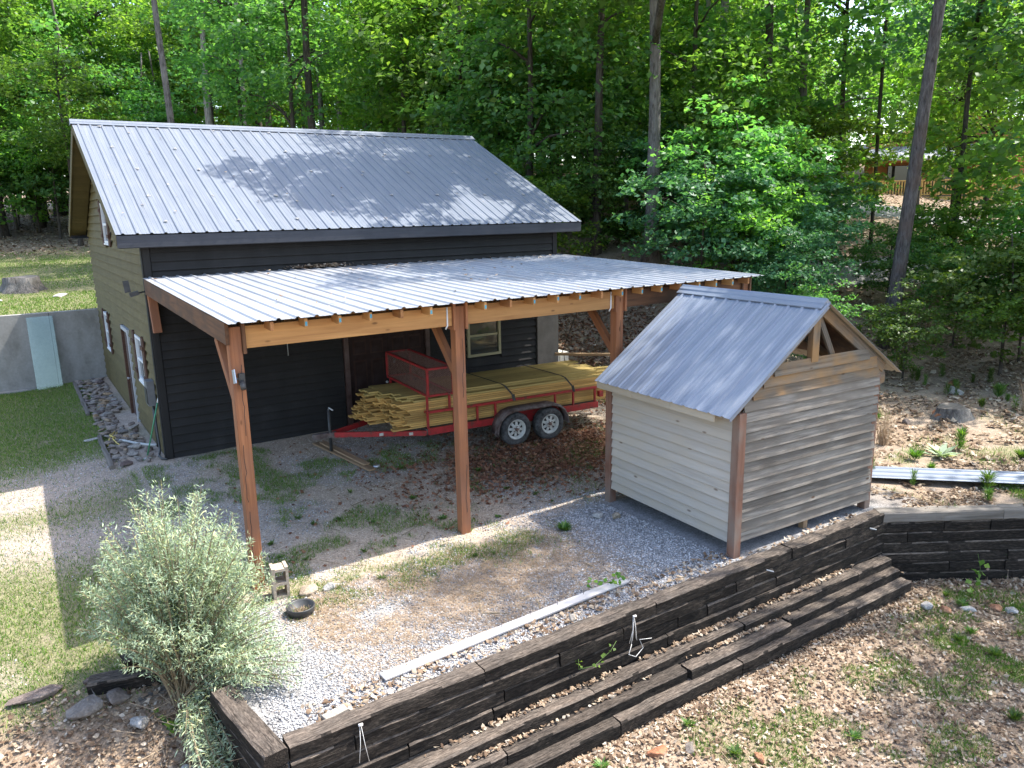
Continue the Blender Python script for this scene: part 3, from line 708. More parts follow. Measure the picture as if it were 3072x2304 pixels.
# solar lamp on the first post
mb = MB(); mb.bar((PX[0]-.07, PY-.17, 2.70), (PX[0]-.07, PY-.13, 2.86), .012, .115); sp = mb.build('solar_lamp', K['solar'], cp)
mb = MB(); mb.box(PX[0]-.01, PX[0]+.06, PY-.13, PY-.077, 2.66, 2.80); mb.tube([(PX[0]+.02, PY-.12, 2.7), (PX[0]+.02, PY-.18, 2.62)], .035, 8); mb.tube([(PX[0]-.07, PY-.14, 2.74), (PX[0]+.02, PY-.1, 2.74)], .012, 6); mb.build('lamp_head', K['blackp'], sp)
# ------------------------------------------------------------------ shed
SX, SY, STH, SW, SLN = 5.58, -8.73, -.039, 2.88, 2.65
SO = (.30, .42, .12, .03); SE, SR, SE2, SRX = 2.025, 3.35, 2.185, .09
SZ0 = .12
def S_(a, b, z): return Vector((SX+a*math.cos(STH)-b*math.sin(STH), SY+a*math.sin(STH)+b*math.cos(STH), z))
shed = thing('shed', S_(SW/2, SLN/2, .1), 'small square shed with weathered lap boards and silver metal roof', 'shed')
ar = SW/2+SRX
sl_l = (SR-SE)/(ar+SO[0]); sl_r = (SR-SE2)/(SW+SO[1]-ar)
slope_sheets(shed, S_(ar, -SO[2], SR), S_(ar, SLN+SO[3], SR), S_(-SO[0], -SO[2], SE), 3, .231, .02, [K['sroof'], K['cream']])
slope_sheets(shed, S_(ar, -SO[2], SR), S_(ar, SLN+SO[3], SR), S_(SW+SO[1], -SO[2], SE2), 3, .231, .02, [K['sroof'], K['cream']])
dl = (S_(-1, 0, -sl_l)-S_(0, 0, 0)); dr = (S_(1, 0, -sl_r)-S_(0, 0, 0))
ridge_cap(shed, S_(ar, -SO[2]+.05, SR), S_(ar, SLN+SO[3]+.03, SR), dl, dr, .16, K['sroof'])
# side trim where the near rake folds down
board('rake_trim', S_(ar-.02, -SO[2]+.012, SR-.045), S_(-SO[0]+.02, -SO[2]+.012, SE-.03), .012, .05, K['sroof'], shed)
upn = (0, 0, 1); yv = S_(0, 1, 0)-S_(0, 0, 0); xv = S_(1, 0, 0)-S_(0, 0, 0)
# white side wall
z = SZ0+.12; ex = .141; k = 0
while z < 1.98:
    zc = z+ex/2; board('siding_board', S_(-.03, .05, zc), S_(-.03, SLN-.06, zc), .014, ex+.028, K['white'], shed, tuple(xv*.2+Vector(upn)), .002); z += ex
# weathered gable wall
z = SZ0+.13; ex = .1385; k = 0
while z < 2.60:
    zc = z+ex/2; zt = z+ex*.8
    a0 = max(.05, (zt-SE)/sl_l-SO[0]+.12); a1 = min(SW, ar+(SR-zt)/sl_r-.12)
    warp = random.uniform(.18, .25)
    board('siding_board', S_(a0, -.03-random.uniform(0, .008), zc+random.uniform(-.006, .006)), S_(a1+random.uniform(-.02, .015), -.03-random.uniform(0, .006), zc+random.uniform(-.006, .006)), .014, ex+.028, K['grey'] if zc < 2.2 else K['greytop'], shed, tuple(yv*warp+Vector(upn)), .0025)
    z += ex; k += 1
# far walls
for (p, q, nm) in ((S_(0, SLN-.03, 1.1), S_(SW, SLN-.03, 1.1), 'rear_wall_panel'), (S_(SW-.03, 0, 1.1), S_(SW-.03, SLN, 1.1), 'side_wall_panel')):
    board(nm, p, q, .03, 1.85, K['grey'], shed)
mb = MB(); pts = [S_(-.12, SLN-.045, 1.9), S_(-.12, SLN-.045, SE+.08), S_(ar, SLN-.045, SR-.06), S_(SW+.2, SLN-.045, SE2+.11), S_(SW+.2, SLN-.045, 1.9)]; pts += [p+yv*.012 for p in pts]
mb.add(pts, [(0,1,2,3,4), (9,8,7,6,5)]+[(i, i+5, (i+1) % 5+5, (i+1) % 5) for i in range(5)]); mb.build('rear_gable_panel', K['grey'], shed)
mb = MB(); mb.add([S_(.02,.02,SZ0+.2), S_(SW-.05,.02,SZ0+.2), S_(SW-.05,SLN-.06,SZ0+.2), S_(.02,SLN-.06,SZ0+.2)], [(0,1,2,3)]); mb.build('floor', K['darkbeam'], shed)
for (a, b, zt) in ((-.005, -.02, 2.04), (-.01, SLN-.03, 2.0), (SW-.02, .03, 2.2), (SW-.05, SLN-.05, 2.1)):
    p = S_(a, b, gz(*S_(a, b, 0)[:2])-.12); board('corner_post', p, S_(a, b, zt), .13, .13, K['spost'], shed, tuple(yv), .006)
board('stud', S_(1.5, .06, SZ0-.05), S_(1.5, .06, .5), .09, .09, K['plank'], shed, tuple(yv))
# gable truss
board('king_post', S_(ar-.14, .0, 2.55), S_(ar-.14, .0, SR-.19), .09, .14, K['greytop'], shed, tuple(xv))
board('truss_web', S_(ar+.32, .03, 2.58), S_(ar-.02, .03, SR-.2), .04, .09, K['greytop'], shed, tuple(xv))
board('rafter', S_(ar+.02, .0, SR-.12), S_(SW+.12, .0, SR-.12-sl_r*(SW+.10-ar)), .05, .14, K['greytop'], shed)
board('rafter', S_(ar-.02, .0, SR-.12), S_(-.1, .0, SR-.12-sl_l*(ar+.08)), .05, .14, K['greytop'], shed)
for b_ in (.9, 1.8): 
    board('rafter', S_(ar+.02, b_, SR-.12), S_(SW+.1, b_, SR-.12-sl_r*(SW+.08-ar)), .05, .13, K['greytop'], shed)
    board('rafter', S_(ar-.02, b_, SR-.12), S_(-.1, b_, SR-.12-sl_l*(ar+.08)), .05, .13, K['greytop'], shed)
mb = MB(); e = [S_(SW+.0, -.015, 2.02), S_(SW+.17, -.015, 2.05), S_(SW+.17, -.015, 2.19), S_(SW-.02, -.015, 2.42)]; e += [p+yv*.03 for p in e]
mb.add(e, [(0,1,2,3), (7,6,5,4), (0,4,5,1), (1,5,6,2), (2,6,7,3), (3,7,4,0)]); mb.build('eave_return', K['greytop'], shed)
for (e_, s_, zE_) in ((-.1, sl_l, 0), (SW+.1, sl_r, 0)):
    za = SR-.035; zb_ = SR-.035-s_*abs(e_-ar); pts = [S_(ar, .02, za), S_(ar, SLN, za), S_(e_, SLN, zb_), S_(e_, .02, zb_)]; dn = Vector((0, 0, -.012)); mb = MB()
    mb.add(pts+[p+dn for p in pts], [(0,1,2,3), (7,6,5,4), (0,4,5,1), (1,5,6,2), (2,6,7,3), (3,7,4,0)]); mb.build('shade_lining', K['darkbeam'], shed)  # dark panels added under the slopes so the interior reads as shaded
# cream fascia in three lengths on the near eave
L3 = SLN+SO[3]+SO[2]-.05; e0 = -SO[2]+.30
for k in range(3):
    a = e0+(SLN+SO[3]-e0)*k/3; b = e0+(SLN+SO[3]-e0)*(k+1)/3-.004
    board('fascia_board', S_(-SO[0]+.05, a, SE-.055+.0), S_(-SO[0]+.05, b, SE-.055), .02, .12, K['cream'], shed)
# ------------------------------------------------------------------ timber ties
TIEC = {}
def tie_mesh(L, w, h, mat, seed=0):
    key = (round(L, 2), round(w, 3), round(h, 3), mat.name, seed)
    if key in TIEC: return TIEC[key]
    rn = np.random.default_rng(seed+int(L*100)); n = max(6, int(L/.09)); c = .018
    cs_ = [(-w/2+c, -h/2), (w/2-c, -h/2), (w/2, -h/2+c), (w/2, 0), (w/2, h/2-c), (w/2-c, h/2), (0, h/2), (-w/2+c, h/2), (-w/2, h/2-c), (-w/2, 0), (-w/2, -h/2+c)]
    k = len(cs_); V = []
    lowf = [mnoise.noise(Vector((i*.4, seed*3.1, j*9.7))) for j in range(3) for i in range(n+1)]
    for i in range(n+1):
        x = -L/2+L*i/n; by = .012*lowf[i]; bz = .007*lowf[n+1+i]
        for j, (y, z) in enumerate(cs_):
            q = Vector((x*5, y*14+seed, z*14)); d = mnoise.noise(q)*.006+mnoise.noise(q*3.1)*.0025
            ch = -.02*max(0, mnoise.noise(Vector((x*2.3, j*1.7, seed*5.5)))-.15)
            s = 1+(d+ch)/(.5*min(w, h)); V.append((x+(rn.uniform(-.006, .006) if i in (0, n) else 0), y*s+by, z*s+bz))
    F = [(i*k+j, i*k+(j+1) % k, (i+1)*k+(j+1) % k, (i+1)*k+j) for i in range(n) for j in range(k)]
    F = [f[::-1] for f in F]
    F += [tuple(range(k)), tuple(n*k+j for j in range(k-1, -1, -1))]
    me = mesh_np('timber', V, F, mat); me.update(); bm = bmesh.new(); bm.from_mesh(me); bmesh.ops.recalc_face_normals(bm, faces=bm.faces); bm.normal_update()
    if mat.name in (K['tie'].name, K['tietop'].name):
        me.materials.append(K['tietop'] if mat == K['tie'] else K['tie'])
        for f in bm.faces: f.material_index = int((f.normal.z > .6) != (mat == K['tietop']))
    bm.to_mesh(me); bm.free()
    TIEC[key] = me; return me
def tie(p0, p1, w, h, mat, parent=None, seed=0, name='timber'):
    m, L = frame(p0, p1); return put(bpy.data.objects.new(name, tie_mesh(L, w, h, mat, seed)), m, parent)
wall = thing('retaining_wall', (3.5, -9.2, -.9), 'long black timber retaining wall with stepped ties along the gravel', 'wall')
rr = random.Random(3)
def course(y, ztop, h, w, joints, mat, parent, sd, jy=.012):
    for a, b in zip(joints[:-1], joints[1:]):
        dy = rr.uniform(-jy, jy); dz = rr.uniform(-.006, .004)
        tie((a+.007, y+dy, ztop-h/2+dz), (b-.007, y+dy+rr.uniform(-.01, .01), ztop-h/2+dz), w, h, mat, parent, sd+rr.randrange(5))
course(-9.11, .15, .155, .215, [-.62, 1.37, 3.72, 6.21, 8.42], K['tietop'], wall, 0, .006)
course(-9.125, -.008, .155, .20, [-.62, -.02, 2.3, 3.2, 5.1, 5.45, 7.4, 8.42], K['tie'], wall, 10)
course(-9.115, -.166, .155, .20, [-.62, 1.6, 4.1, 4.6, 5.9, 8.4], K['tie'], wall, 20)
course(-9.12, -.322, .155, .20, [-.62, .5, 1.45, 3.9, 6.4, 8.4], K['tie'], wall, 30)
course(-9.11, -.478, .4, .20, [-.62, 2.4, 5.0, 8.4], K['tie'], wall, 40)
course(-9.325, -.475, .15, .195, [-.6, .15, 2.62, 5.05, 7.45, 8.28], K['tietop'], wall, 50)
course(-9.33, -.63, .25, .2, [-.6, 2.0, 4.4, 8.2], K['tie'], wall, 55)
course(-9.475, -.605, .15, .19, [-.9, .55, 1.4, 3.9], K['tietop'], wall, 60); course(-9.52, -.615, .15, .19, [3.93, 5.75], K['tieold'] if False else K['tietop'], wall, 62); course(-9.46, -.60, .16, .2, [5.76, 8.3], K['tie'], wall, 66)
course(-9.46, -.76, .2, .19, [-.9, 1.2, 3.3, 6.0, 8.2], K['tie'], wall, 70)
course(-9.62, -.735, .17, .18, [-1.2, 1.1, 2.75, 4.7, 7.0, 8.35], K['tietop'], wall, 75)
# return at the near end
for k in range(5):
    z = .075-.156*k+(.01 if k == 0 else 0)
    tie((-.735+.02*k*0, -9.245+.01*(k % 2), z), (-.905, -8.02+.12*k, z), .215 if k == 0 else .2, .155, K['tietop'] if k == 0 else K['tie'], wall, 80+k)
wall2 = thing('retaining_wall', (9.5, -9.9, -1), 'weathered timber retaining wall at right corner angling towards the camera', 'wall')
dv = Vector((.853, -.521, 0)); nv2 = Vector((.521, .853, 0)); o0 = Vector((8.34, -9.2, 0))
for k in range(7):
    h = .165; z = .15-h*(k+.5); s = -.05; e = 4.2
    js = [s, *sorted(rr.uniform(.3, 3.6) for _ in range(2 if k else 1)), e]
    for a, b in zip(js[:-1], js[1:]):
        if b-a < .15: continue
        p = o0+dv*(a+.004)+nv2*(.1+rr.uniform(-.01, .012)); q = o0+dv*(b-.004)+nv2*(.1+rr.uniform(-.01, .012)); p.z = q.z = z
        tie(p, q, .23 if k == 0 else .2, h, K['silver'] if k == 0 else K['tie'], wall2, 90+k*3)
# steel pins and hanging strings on the long wall
def strings(x, ytop, n, Ls, label):
    mb = MB()
    for k in range(n):
        a = rr.uniform(-.03, .03); L = Ls*rr.uniform(.75, 1.1)
        pts = [(x+a*.3, ytop-.01, .1), (x+a, ytop-.03, .1-L*.5), (x+a*(1+rr.uniform(0, 2)), ytop-.03+rr.uniform(-.02, .01), .1-L)]
        mb.tube(pts, .0035, 4)
    mb.tube([(x-.02, ytop-.02, .11), (x+.02, ytop-.03, .11)], .014, 6)
    o = mb.build('string', K['string']); tag(o, label, 'string')
strings(.03, -9.22, 2, .42, 'pale string hanging down the timber wall near its left end'); strings(3.35, -9.22, 5, .36, 'tangle of white strings hanging on the timber wall below the board')
mb = MB(); mb.tube([(3.30, -9.26, -.22), (3.22, -9.3, -.3), (3.32, -9.31, -.36), (3.45, -9.29, -.3), (3.42, -9.26, -.2), (3.6, -9.27, -.24)], .004, 4); o = mb.build('cord_loop', K['string']); tag(o, 'looped white cord dangling against the timber wall', 'cord')
for x in (6.0-.35, 7.95):
    mb = MB(); mb.bar((x, -9.24, .02), (x+.07, -9.30, .0), .012, .012); o = mb.build('steel_pin', K['lgrey']); tag(o, 'pale metal pin sticking out of timber wall '+('below the shed corner' if x < 7 else 'near the right corner'), 'pin')
# old ties and slabs on the bank at lower left
for (p, q, w, h, m, lb) in (((-1.62, -6.72, .0), (-.85, -6.62, .03), .2, .17, 'tie', 'short black timber half hidden behind the silvery bush'), ((-1.95, -6.68, -.17), (-.75, -7.02, -.14), .22, .2, 'tie', 'charred black timber lying beside the tan round stone'),
      ((-3.6, -6.45, -.42), (-2.0, -7.02, -.46), .22, .18, 'tieold', 'grey timber edging the lower bank at far left'), ((-3.3, -7.0, -.62), (-1.55, -7.35, -.62), .24, .16, 'tieold', 'weathered tan timber lowest on the left bank'), ((-1.55, -7.05, -.30), (-.85, -6.90, -.25), .18, .12, 'tieold', 'grey split timber under the bush'), ((-1.1, -7.9, -.5), (-.95, -7.2, -.22), .16, .1, 'tieold', 'mossy grey plank sloping down beneath the bush')):
    o = tie(p, q, w, h, K[m], None, int(abs(p[0])*31), 'old_timber'); tag(o, lb, 'timber', None)
# ------------------------------------------------------------------ rocks
def hull(seed, sx, sy, sz, n=22, ang=.0):
    rn = random.Random(seed); bm = bmesh.new()
    for i in range(n):
        v = Vector((rn.gauss(0, 1), rn.gauss(0, 1), rn.gauss(0, 1))).normalized()*rn.uniform(.82, 1)
        bm.verts.new((v.x*sx/2, v.y*sy/2, v.z*sz/2))
    r_ = bmesh.ops.convex_hull(bm, input=bm.verts[:])
    bmesh.ops.delete(bm, geom=[v for v in bm.verts if not v.link_faces], context='VERTS')
    bmesh.ops.bevel(bm, geom=bm.edges[:], offset=min(sx, sy, sz)*.045, segments=1, affect='EDGES')
    return bm
def rock_mesh(seed, sx, sy, sz, mat, n=22):
    bm = hull(seed, sx, sy, sz, n); me = bpy.data.meshes.new('rock'); bm.to_mesh(me); bm.free(); me.materials.append(mat); return me
def rock(x, y, s, mat, label, seed, rz=0, sink=.25, name='rock', z=None, cat='rock', group=None):
    me = rock_mesh(seed, *s, mat, 18)
    zz = (gz(x, y) if z is None else z)+s[2]*(.5-sink)
    o = put(bpy.data.objects.new(name, me), Matrix.Translation((x, y, zz)) @ Matrix.Rotation(rz, 4, 'Z') @ Matrix.Rotation(rr.uniform(-.12, .12), 4, 'X'))
    return tag(o, label, cat, group)
# stone bed along the gable
SV = [rock_mesh(100+i, .36*rr.uniform(.8, 1.2), .24*rr.uniform(.8, 1.2), .12, K['stone'], 16) for i in range(12)]
placed = []; tries = 0
while len(placed) < 165 and tries < 26000:
    tries += 1; y = rr.uniform(.05, 9.1); x = rr.uniform(-.80, -.2 if not 3.1 < y < 4.6 else -.45); s = rr.uniform(.5, 1.1)
    if 2.9 < y < 4.7 and rr.random() < .45: continue
    if any((x-a)**2+((y-b)*1.0)**2 < (.125*(s+c))**2 for a, b, c in placed): continue
    placed.append((x, y, s))
for (x, y, s) in placed:
    o = put(bpy.data.objects.new('border_stone', rr.choice(SV)), Matrix.Translation((x, y, gz(x, y)+.035+rr.uniform(0, .03))) @ Matrix.Rotation(rr.uniform(0, 6.3), 4, 'Z') @ Matrix.Rotation(rr.uniform(-.25, .25), 4, 'X') @ Matrix.Scale(s, 4))
    tag(o, 'flat stone in the rock bed along the gable wall', 'stone', 'stones of the rock bed along the gable wall')
for (a, b, lb) in (((-.90, 4.75), (-.86, 9.1), 'long grey edging timber beside the far stones'), ((-.93, .05), (-.9, 2.55), 'grey edging timber beside the near stones')):
    p = (a[0], a[1], gz(*a)+.035); q = (b[0], b[1], gz(*b)+.035); o = tie(p, q, .09, .09, K['silver'], None, 5, 'edging_timber'); tag(o, lb, 'timber')
rock(-1.05, 2.5, (.36, .18, .08), K['palerock'], 'flat pale stone lying outside the edging timber', 61, .2, name='flat_stone')
# slabs at lower left
for i, (x, y, s, m, lb, rz) in enumerate(((-2.45, -6.55, (.62, .32, .11), 'slab', 'large dark flat slab on the left bank', .15), (-2.02, -6.98, (.44, .34, .16), 'slab', 'dark square stone leaning on the bank timbers', .6), (-1.72, -6.98, (.3, .3, .16), 'slab', 'grey angular stone next to the charred timber end', 1.2), (-1.93, -6.62, (.2, .16, .12), 'slab', 'small dark stone at the end of charred timber', .3), (-1.82, -6.75, (.22, .14, .1), 'clayrock', 'reddish stone wedged by the charred timber', .4), (-1.45, -6.55, (.13, .11, .11), 'rock', 'round tan stone on the charred timber', 0), (-1.58, -7.35, (.2, .32, .14), 'palerock', 'mottled pale stone below the bush', .3), (-.98, -9.05, (.26, .24, .2), 'palerock', 'white stone against the end of timber wall', .3), (-1.3, -8.0, (.3, .2, .14), 'palerock', 'grey stone lying in dry stems under the bush', .9))):
    rock(x, y, s, K[m], lb, 200+i, rz, .15 if i != 5 else .0, z=(-.02 if i == 5 else None))
# block, rocks, bowl by the first post
cb = thing('cinder_block', (.27, -6.05, gz(.27, -6.05)), 'tan hollow cinder block standing upright by the first post', 'block', None, -.12)
mb = MB()
for (x0, x1, z0, z1) in ((-.1, .1, 0, .035), (-.1, .1, .18, .215), (-.1, .1, .365, .40), (-.1, -.065, .035, .18), (.065, .1, .035, .18), (-.1, -.065, .215, .365), (.065, .1, .215, .365)): mb.box(x0, x1, -.1, .1, z0, z1)
mb.box(-.1, -.06, -.1, .1, .4005, .415); mb.box(.06, .1, -.1, .1, .4005, .415)
mb.build('block_shell', K['block'], cb, WM[cb.name])
rock(.56, -6.2, (.36, .26, .15), K['rock'], 'orange-tan rock beside the cinder block', 231, .2); rock(.82, -6.28, (.22, .17, .13), K['palerock'], 'small round rock nearest the dark bowl', 232, .4)
bw = thing('bowl', (.33, -6.65, gz(.33, -6.65)), 'dark rubber bowl holding dry grass on the gravel', 'bowl')
mb = MB(); mb.lathe([(0, .012), (.125, .015), (.15, .10), (.168, .115), (.172, .105), (.152, .0), (.0, 0)], 28); mb.build('bowl_shell', K['blackp'], bw, WM[bw.name])
mb = MB()
for k in range(70):
    a = rr.uniform(0, 6.28); r0 = rr.uniform(0, .11); p = Vector((r0*math.cos(a), r0*math.sin(a), .02)); mb.bar(p, p+Vector((rr.uniform(-.06, .06), rr.uniform(-.06, .06), rr.uniform(.01, .07))), .004, .002)
mb.build('dry_grass', K['straw'], bw, WM[bw.name])
# white board with nails
wb = thing('white_board', (2.2, -8.47, gz(2.2, -8.47)), 'long white painted board with nails sticking up on gravel', 'board')
pA = Vector((.55, -8.55, gz(.55, -8.55)+.037)); pB = Vector((3.95, -8.42, gz(3.95, -8.42)+.04))
board('plank', pA, pB, .135, .024, K['paintwhite'], wb, bev=.004); board('batten', pA+Vector((.03,.012,-.023)), pB+Vector((-.05,.012,-.023)), .125, .02, K['paintwhite'], wb, bev=.003)
for k in range(8):
    p = pA.lerp(pB, (k+.7)/8.4)+Vector((0, .02, .017)); mb = MB(); mb.tube([p, p+Vector((.0, .0, .085))], .003, 5); mb.build('nail', K['rust'], wb)
rock(2.85, -8.72, (.19, .14, .1), K['brick'], 'small tan concrete chunk between white board and timber wall', 241, .2, name='concrete_chunk', cat='chunk')
o = board('paver_brick', (-.18, -8.86, gz(-.1, -8.86)+.035), (.05, -8.82, gz(-.1, -8.86)+.04), .1, .07, K['brick']); tag(o, 'grey-brown brick at the gravel corner by the timber wall', 'brick')
rock(5.05, -6.55, (.24, .18, .17), K['palerock'], 'grey stone against the back post of the shed', 243, .2); rock(5.25, -6.75, (.2, .17, .15), K['rock'], 'pinkish stone in the grass by the shed back post', 244, .7)
# plank and boards on the floor
o = board('floor_plank', (2.62, -.75, gz(2.6, -.8)+.05), (2.98, -2.7, gz(3, -2.7)+.05), .15, .035, K['plank']); tag(o, 'tan plank lying on the carport floor near the trailer jack', 'plank')
o = board('floor_plank', (2.70, -.9, gz(2.6, -.8)+.088), (2.98, -2.45, gz(3, -2.7)+.088), .13, .03, K['plank']); tag(o, 'shorter tan plank stacked on top of the floor plank', 'plank')
mb = MB(); mb.lathe([(0,-.06),(.032,-.06),(.034,.06),(0,.06)], 12, 'X', (3.12, -2.55, gz(3.1,-2.5)+.035)); o = mb.build('can', plain('crushed_can', (.6,.62,.66), .3, .8)); tag(o, 'small silver can lying beside the floor planks', 'can')
# broom, hose, cord
br = thing('broom', (-.30, .35, gz(-.3,.35)), 'green-handled push broom leaning against the gable wall', 'broom')
mb = MB(); mb.tube([(-.33, .28, .16), (-.04, .12, 1.28)], .013, 8); mb.build('handle', K['green'], br); mb = MB(); mb.tube([(-.04, .12, 1.28), (-.018, .108, 1.37)], .0135, 8); mb.build('handle_tip', K['whitep'], br)
mb = MB(); mb.bar((-.46, .22, .17), (-.22, .33, .17), .06, .05); mb.build('head', K['green'], br); mb = MB(); mb.bar((-.45, .22, .105), (-.20, .335, .105), .08, .09); mb.build('bristles', K['bristle'], br)
mb = MB(); mb.bar((-.36, .27, .205), (-.24, .32, .205), .05, .02); mb.build('head_cap', K['whitep'], br)
mb = MB(); mb.tube([(-.07, .66, .33), (-.2, .9, .30), (-.35, 1.3, .26), (-.5, 1.7, .24), (-.62, 2.0, .2)], .028, 8); o = mb.build('hose', K['conduit']); tag(o, 'thick grey flexible hose running from the wall over stones', 'hose')
mb = MB(); mb.tube([(-.62, 2.0, .22), (-.72, 2.3, .26), (-.6, 2.55, .25), (-.75, 2.1, .24), (-.82, 1.7, .2)], .012, 6); mb.tube([(-.55, 2.5, .25), (-.7, 2.0, .25), (-.66, 1.7, .22), (-.6,1.5,.2)], .012, 6); o = mb.build('cord', K['yellow']); tag(o, 'yellow cord tangled on the stones by the hose end', 'cord')
# ------------------------------------------------------------------ concrete wall, glass sheet
mb = MB(); mb.box(-14, .0, 9.42, 9.64, -.1, 2.165); o = mb.build('concrete_wall', K['concrete']); tag(o, 'stained grey concrete retaining wall left of the barn', 'wall')
for xx in (-1.22, -6.1): 
    m2 = MB(); m2.box(xx-.008, xx+.008, 9.412, 9.42, -.05, 2.16); m2.build('form_joint', K['darkconc'], o)
for zz in ():
    m2 = MB(); m2.box(-14, -.02, 9.413, 9.4195, zz-.005, zz+.005); m2.build('form_joint', K['darkconc'], o)
mb = MB(); mb.box(-14, -1.7, 9.22, 9.415, -.1, .13); m3 = mb.build('footing_ledge', K['concrete'], o)
mb = MB(); mb.bar((-1.45, 9.05, .08), (-1.45, 9.37, 2.08), .62, .008, (0, 1, -.2)); o = mb.build('glass_sheet', K['glass']); tag(o, 'clear reflective glass sheet leaning on the concrete wall', 'glass')
# stumps
def stump(x, y, r, h, mat, lb):
    t = thing('stump', (x, y, gz(x, y)), lb, 'stump'); V = []; F = []; n = 22
    prof = [(1.45, -.1), (1.18, h*.25), (1.03, h*.6), (1.0, h*.98), (.93, h)]
    for j, (q, z) in enumerate(prof):
        for i in range(n):
            a = 2*math.pi*i/n; f = 1+.13*math.sin(a*5+1)*(1-j/5)+.06*math.sin(a*3); V.append((x+r*q*f*math.cos(a), y+r*q*f*math.sin(a), gz(x, y)+z+(.02*math.sin(a*2) if j > 2 else 0)))
    for j in range(4):
        for i in range(n): F.append((j*n+i, j*n+(i+1) % n, (j+1)*n+(i+1) % n, (j+1)*n+i))
    mb = MB(); mb.add(V, F, 0, True); mb.build('bark', mat, t)
    mb = MB(); mb.add(V[4*n:], [tuple(range(n))]); mb.build('cut_face', K['silver'], t)
stump(-1.6, 17.6, .55, .5, K['barkg'], 'wide grey tree stump on the lawn behind the concrete wall')
stump(14.1, -7.2, .3, .22, K['barkg'], 'low cut stump in the weeds at right')
for i, (x, y, s, m, lb) in enumerate(((15.9, -6.35, (.5, .4, .34), 'palerock', 'pale boulder in the dirt at right behind the shed'), (16.6, -5.9, (.3, .25, .16), 'clayrock', 'small red clay rock beside the pale boulder'), (14.0, -7.0, (.8, .4, .2), 'clayrock', 'reddish flat rock around the low stump'), (.9, 15.6, (.7, .5, .16), 'palerock', 'tan flat rock in the lawn nearest the barn'), (-.6, 15.0, (.8, .5, .16), 'palerock', 'tan rock in the lawn right of the stump'), (-2.4, 14.6, (.6, .45, .14), 'palerock', 'flat tan rock in the lawn in front of the stump'), (13.1, -6.8, (.22, .2, .2), 'slab', 'small dark rock left of the low stump'))):
    rock(x, y, s, K[m], lb, 260+i, .3*i, .3)
for i, (x, y, s, m, lb) in enumerate(((2.9, -10.1, (.3, .2, .12), 'clayrock', 'reddish stone near the toe of stepped timbers'), (3.25, -10.25, (.24, .16, .1), 'slab', 'dark stone in the grass below the stepped timbers'), (2.75, -10.55, (.26, .2, .1), 'slab', 'flat dark stone lower left in the leaf litter'), (3.75, -10.75, (.2, .14, .1), 'clayrock', 'small brown stone amid the leaf litter centre'), (3.55, -11.15, (.24, .3, .12), 'rock', 'tan angular stone in the leaf litter'), (3.3, -11.65, (.2, .34, .14), 'palerock', 'elongated pale stone at bottom edge'), (2.2, -10.75, (.24, .2, .08), 'palerock', 'thin grey slab by the weeds at bottom'), (8.15, -10.05, (.24, .2, .16), 'palerock', 'pale stone in the corner where the timber walls meet'), (8.3, -10.25, (.26, .16, .14), 'clayrock', 'orange rock just outside the wall corner'), (9.0, -10.6, (.2, .16, .12), 'clayrock', 'orange stone at the foot of right timber wall'), (9.1, -10.75, (.2, .18, .14), 'palerock', 'grey stone at the foot of right timber wall'), (8.6, -10.4, (.3, .16, .1), 'palerock', 'flat pale stone at the foot of right timber wall'))):
    rock(x, y, s, K[m], lb, 300+i, .5*i, .3)
# metal roofing sheet lying on the ground
ms = ribbed(.62, 5.2, .21, .018, [K['sroof']]); a = Vector((9.8, -7.96, gz(9.8, -8)+.10)); b = Vector((13.0, -11.6, gz(12.5, -11)+.13))
ey = (a-b).normalized(); exx = ey.cross(Vector((0,0,1))).normalized(); ez = exx.cross(ey); m = Matrix((exx, ey, ez)).transposed().to_4x4(); m.translation = a-exx*.31-Vector((0.15,.0,0))
o = put(bpy.data.objects.new('metal_sheet', ms), m); tag(o, 'loose blue-grey corrugated metal sheet lying in the weeds', 'metal sheet')
# ------------------------------------------------------------------ air conditioner, crate, swing
ac = thing('air_conditioner', (9.75, 1.05, .15), 'cream outdoor air conditioner unit beside the barn corner', 'air conditioner')
x0, x1, y0, y1, z0, z1 = 9.35, 10.1, .75, 1.5, .22, 1.0
mb = MB(); mb.box(x0-.03, x1+.03, y0-.03, y1+.03, .12, .215); mb.build('pad', K['concrete'], ac)
mb = MB(); mb.box(x0+.02, x1-.02, y0+.02, y1-.02, z0, z1-.06); mb.build('core', K['greyp'], ac)
mb = MB(); mb.box(x0, x1, y0, y1, z1-.055, z1-.01); mb.lathe([(.30, z1-.009), (.31, z1+.012), (.25, z1+.014), (.24, z1-.009)], 24, 'Z', ((x0+x1)/2, (y0+y1)/2, 0)); mb.build('lid', K['cream_m'], ac)
mb = MB(); cx, cy_ = (x0+x1)/2, (y0+y1)/2
for k in range(6): mb.lathe([(.05*k+.01, z1+.004), (.05*k+.018, z1+.008), (.05*k+.022, z1+.003)], 20, 'Z', (cx, cy_, 0))
mb.build('fan_grille', K['blackp'], ac)
for k in range(5):
    t = (k+.08)/5
    for (p, q) in (((x0+(x1-x0)*t, y0-.004), (x0+(x1-x0)*(t+.16), y0+.015)), ((x0-.004, y0+(y1-y0)*t), (x0+.015, y0+(y1-y0)*(t+.16)))):
        mb = MB(); mb.box(p[0], q[0], p[1], q[1], z0, z1-.058); mb.build('louvre_panel', K['cream_m'], ac)
cr = thing('wooden_crate', (10.2, 2.4, .3), 'open tan wooden crate behind the air conditioner', 'crate')
x0, x1, y0, y1, zb, zt = 9.75, 10.7, 2.05, 2.8, gz(10.2, 2.4)-.1, gz(10.2, 2.4)+1.05
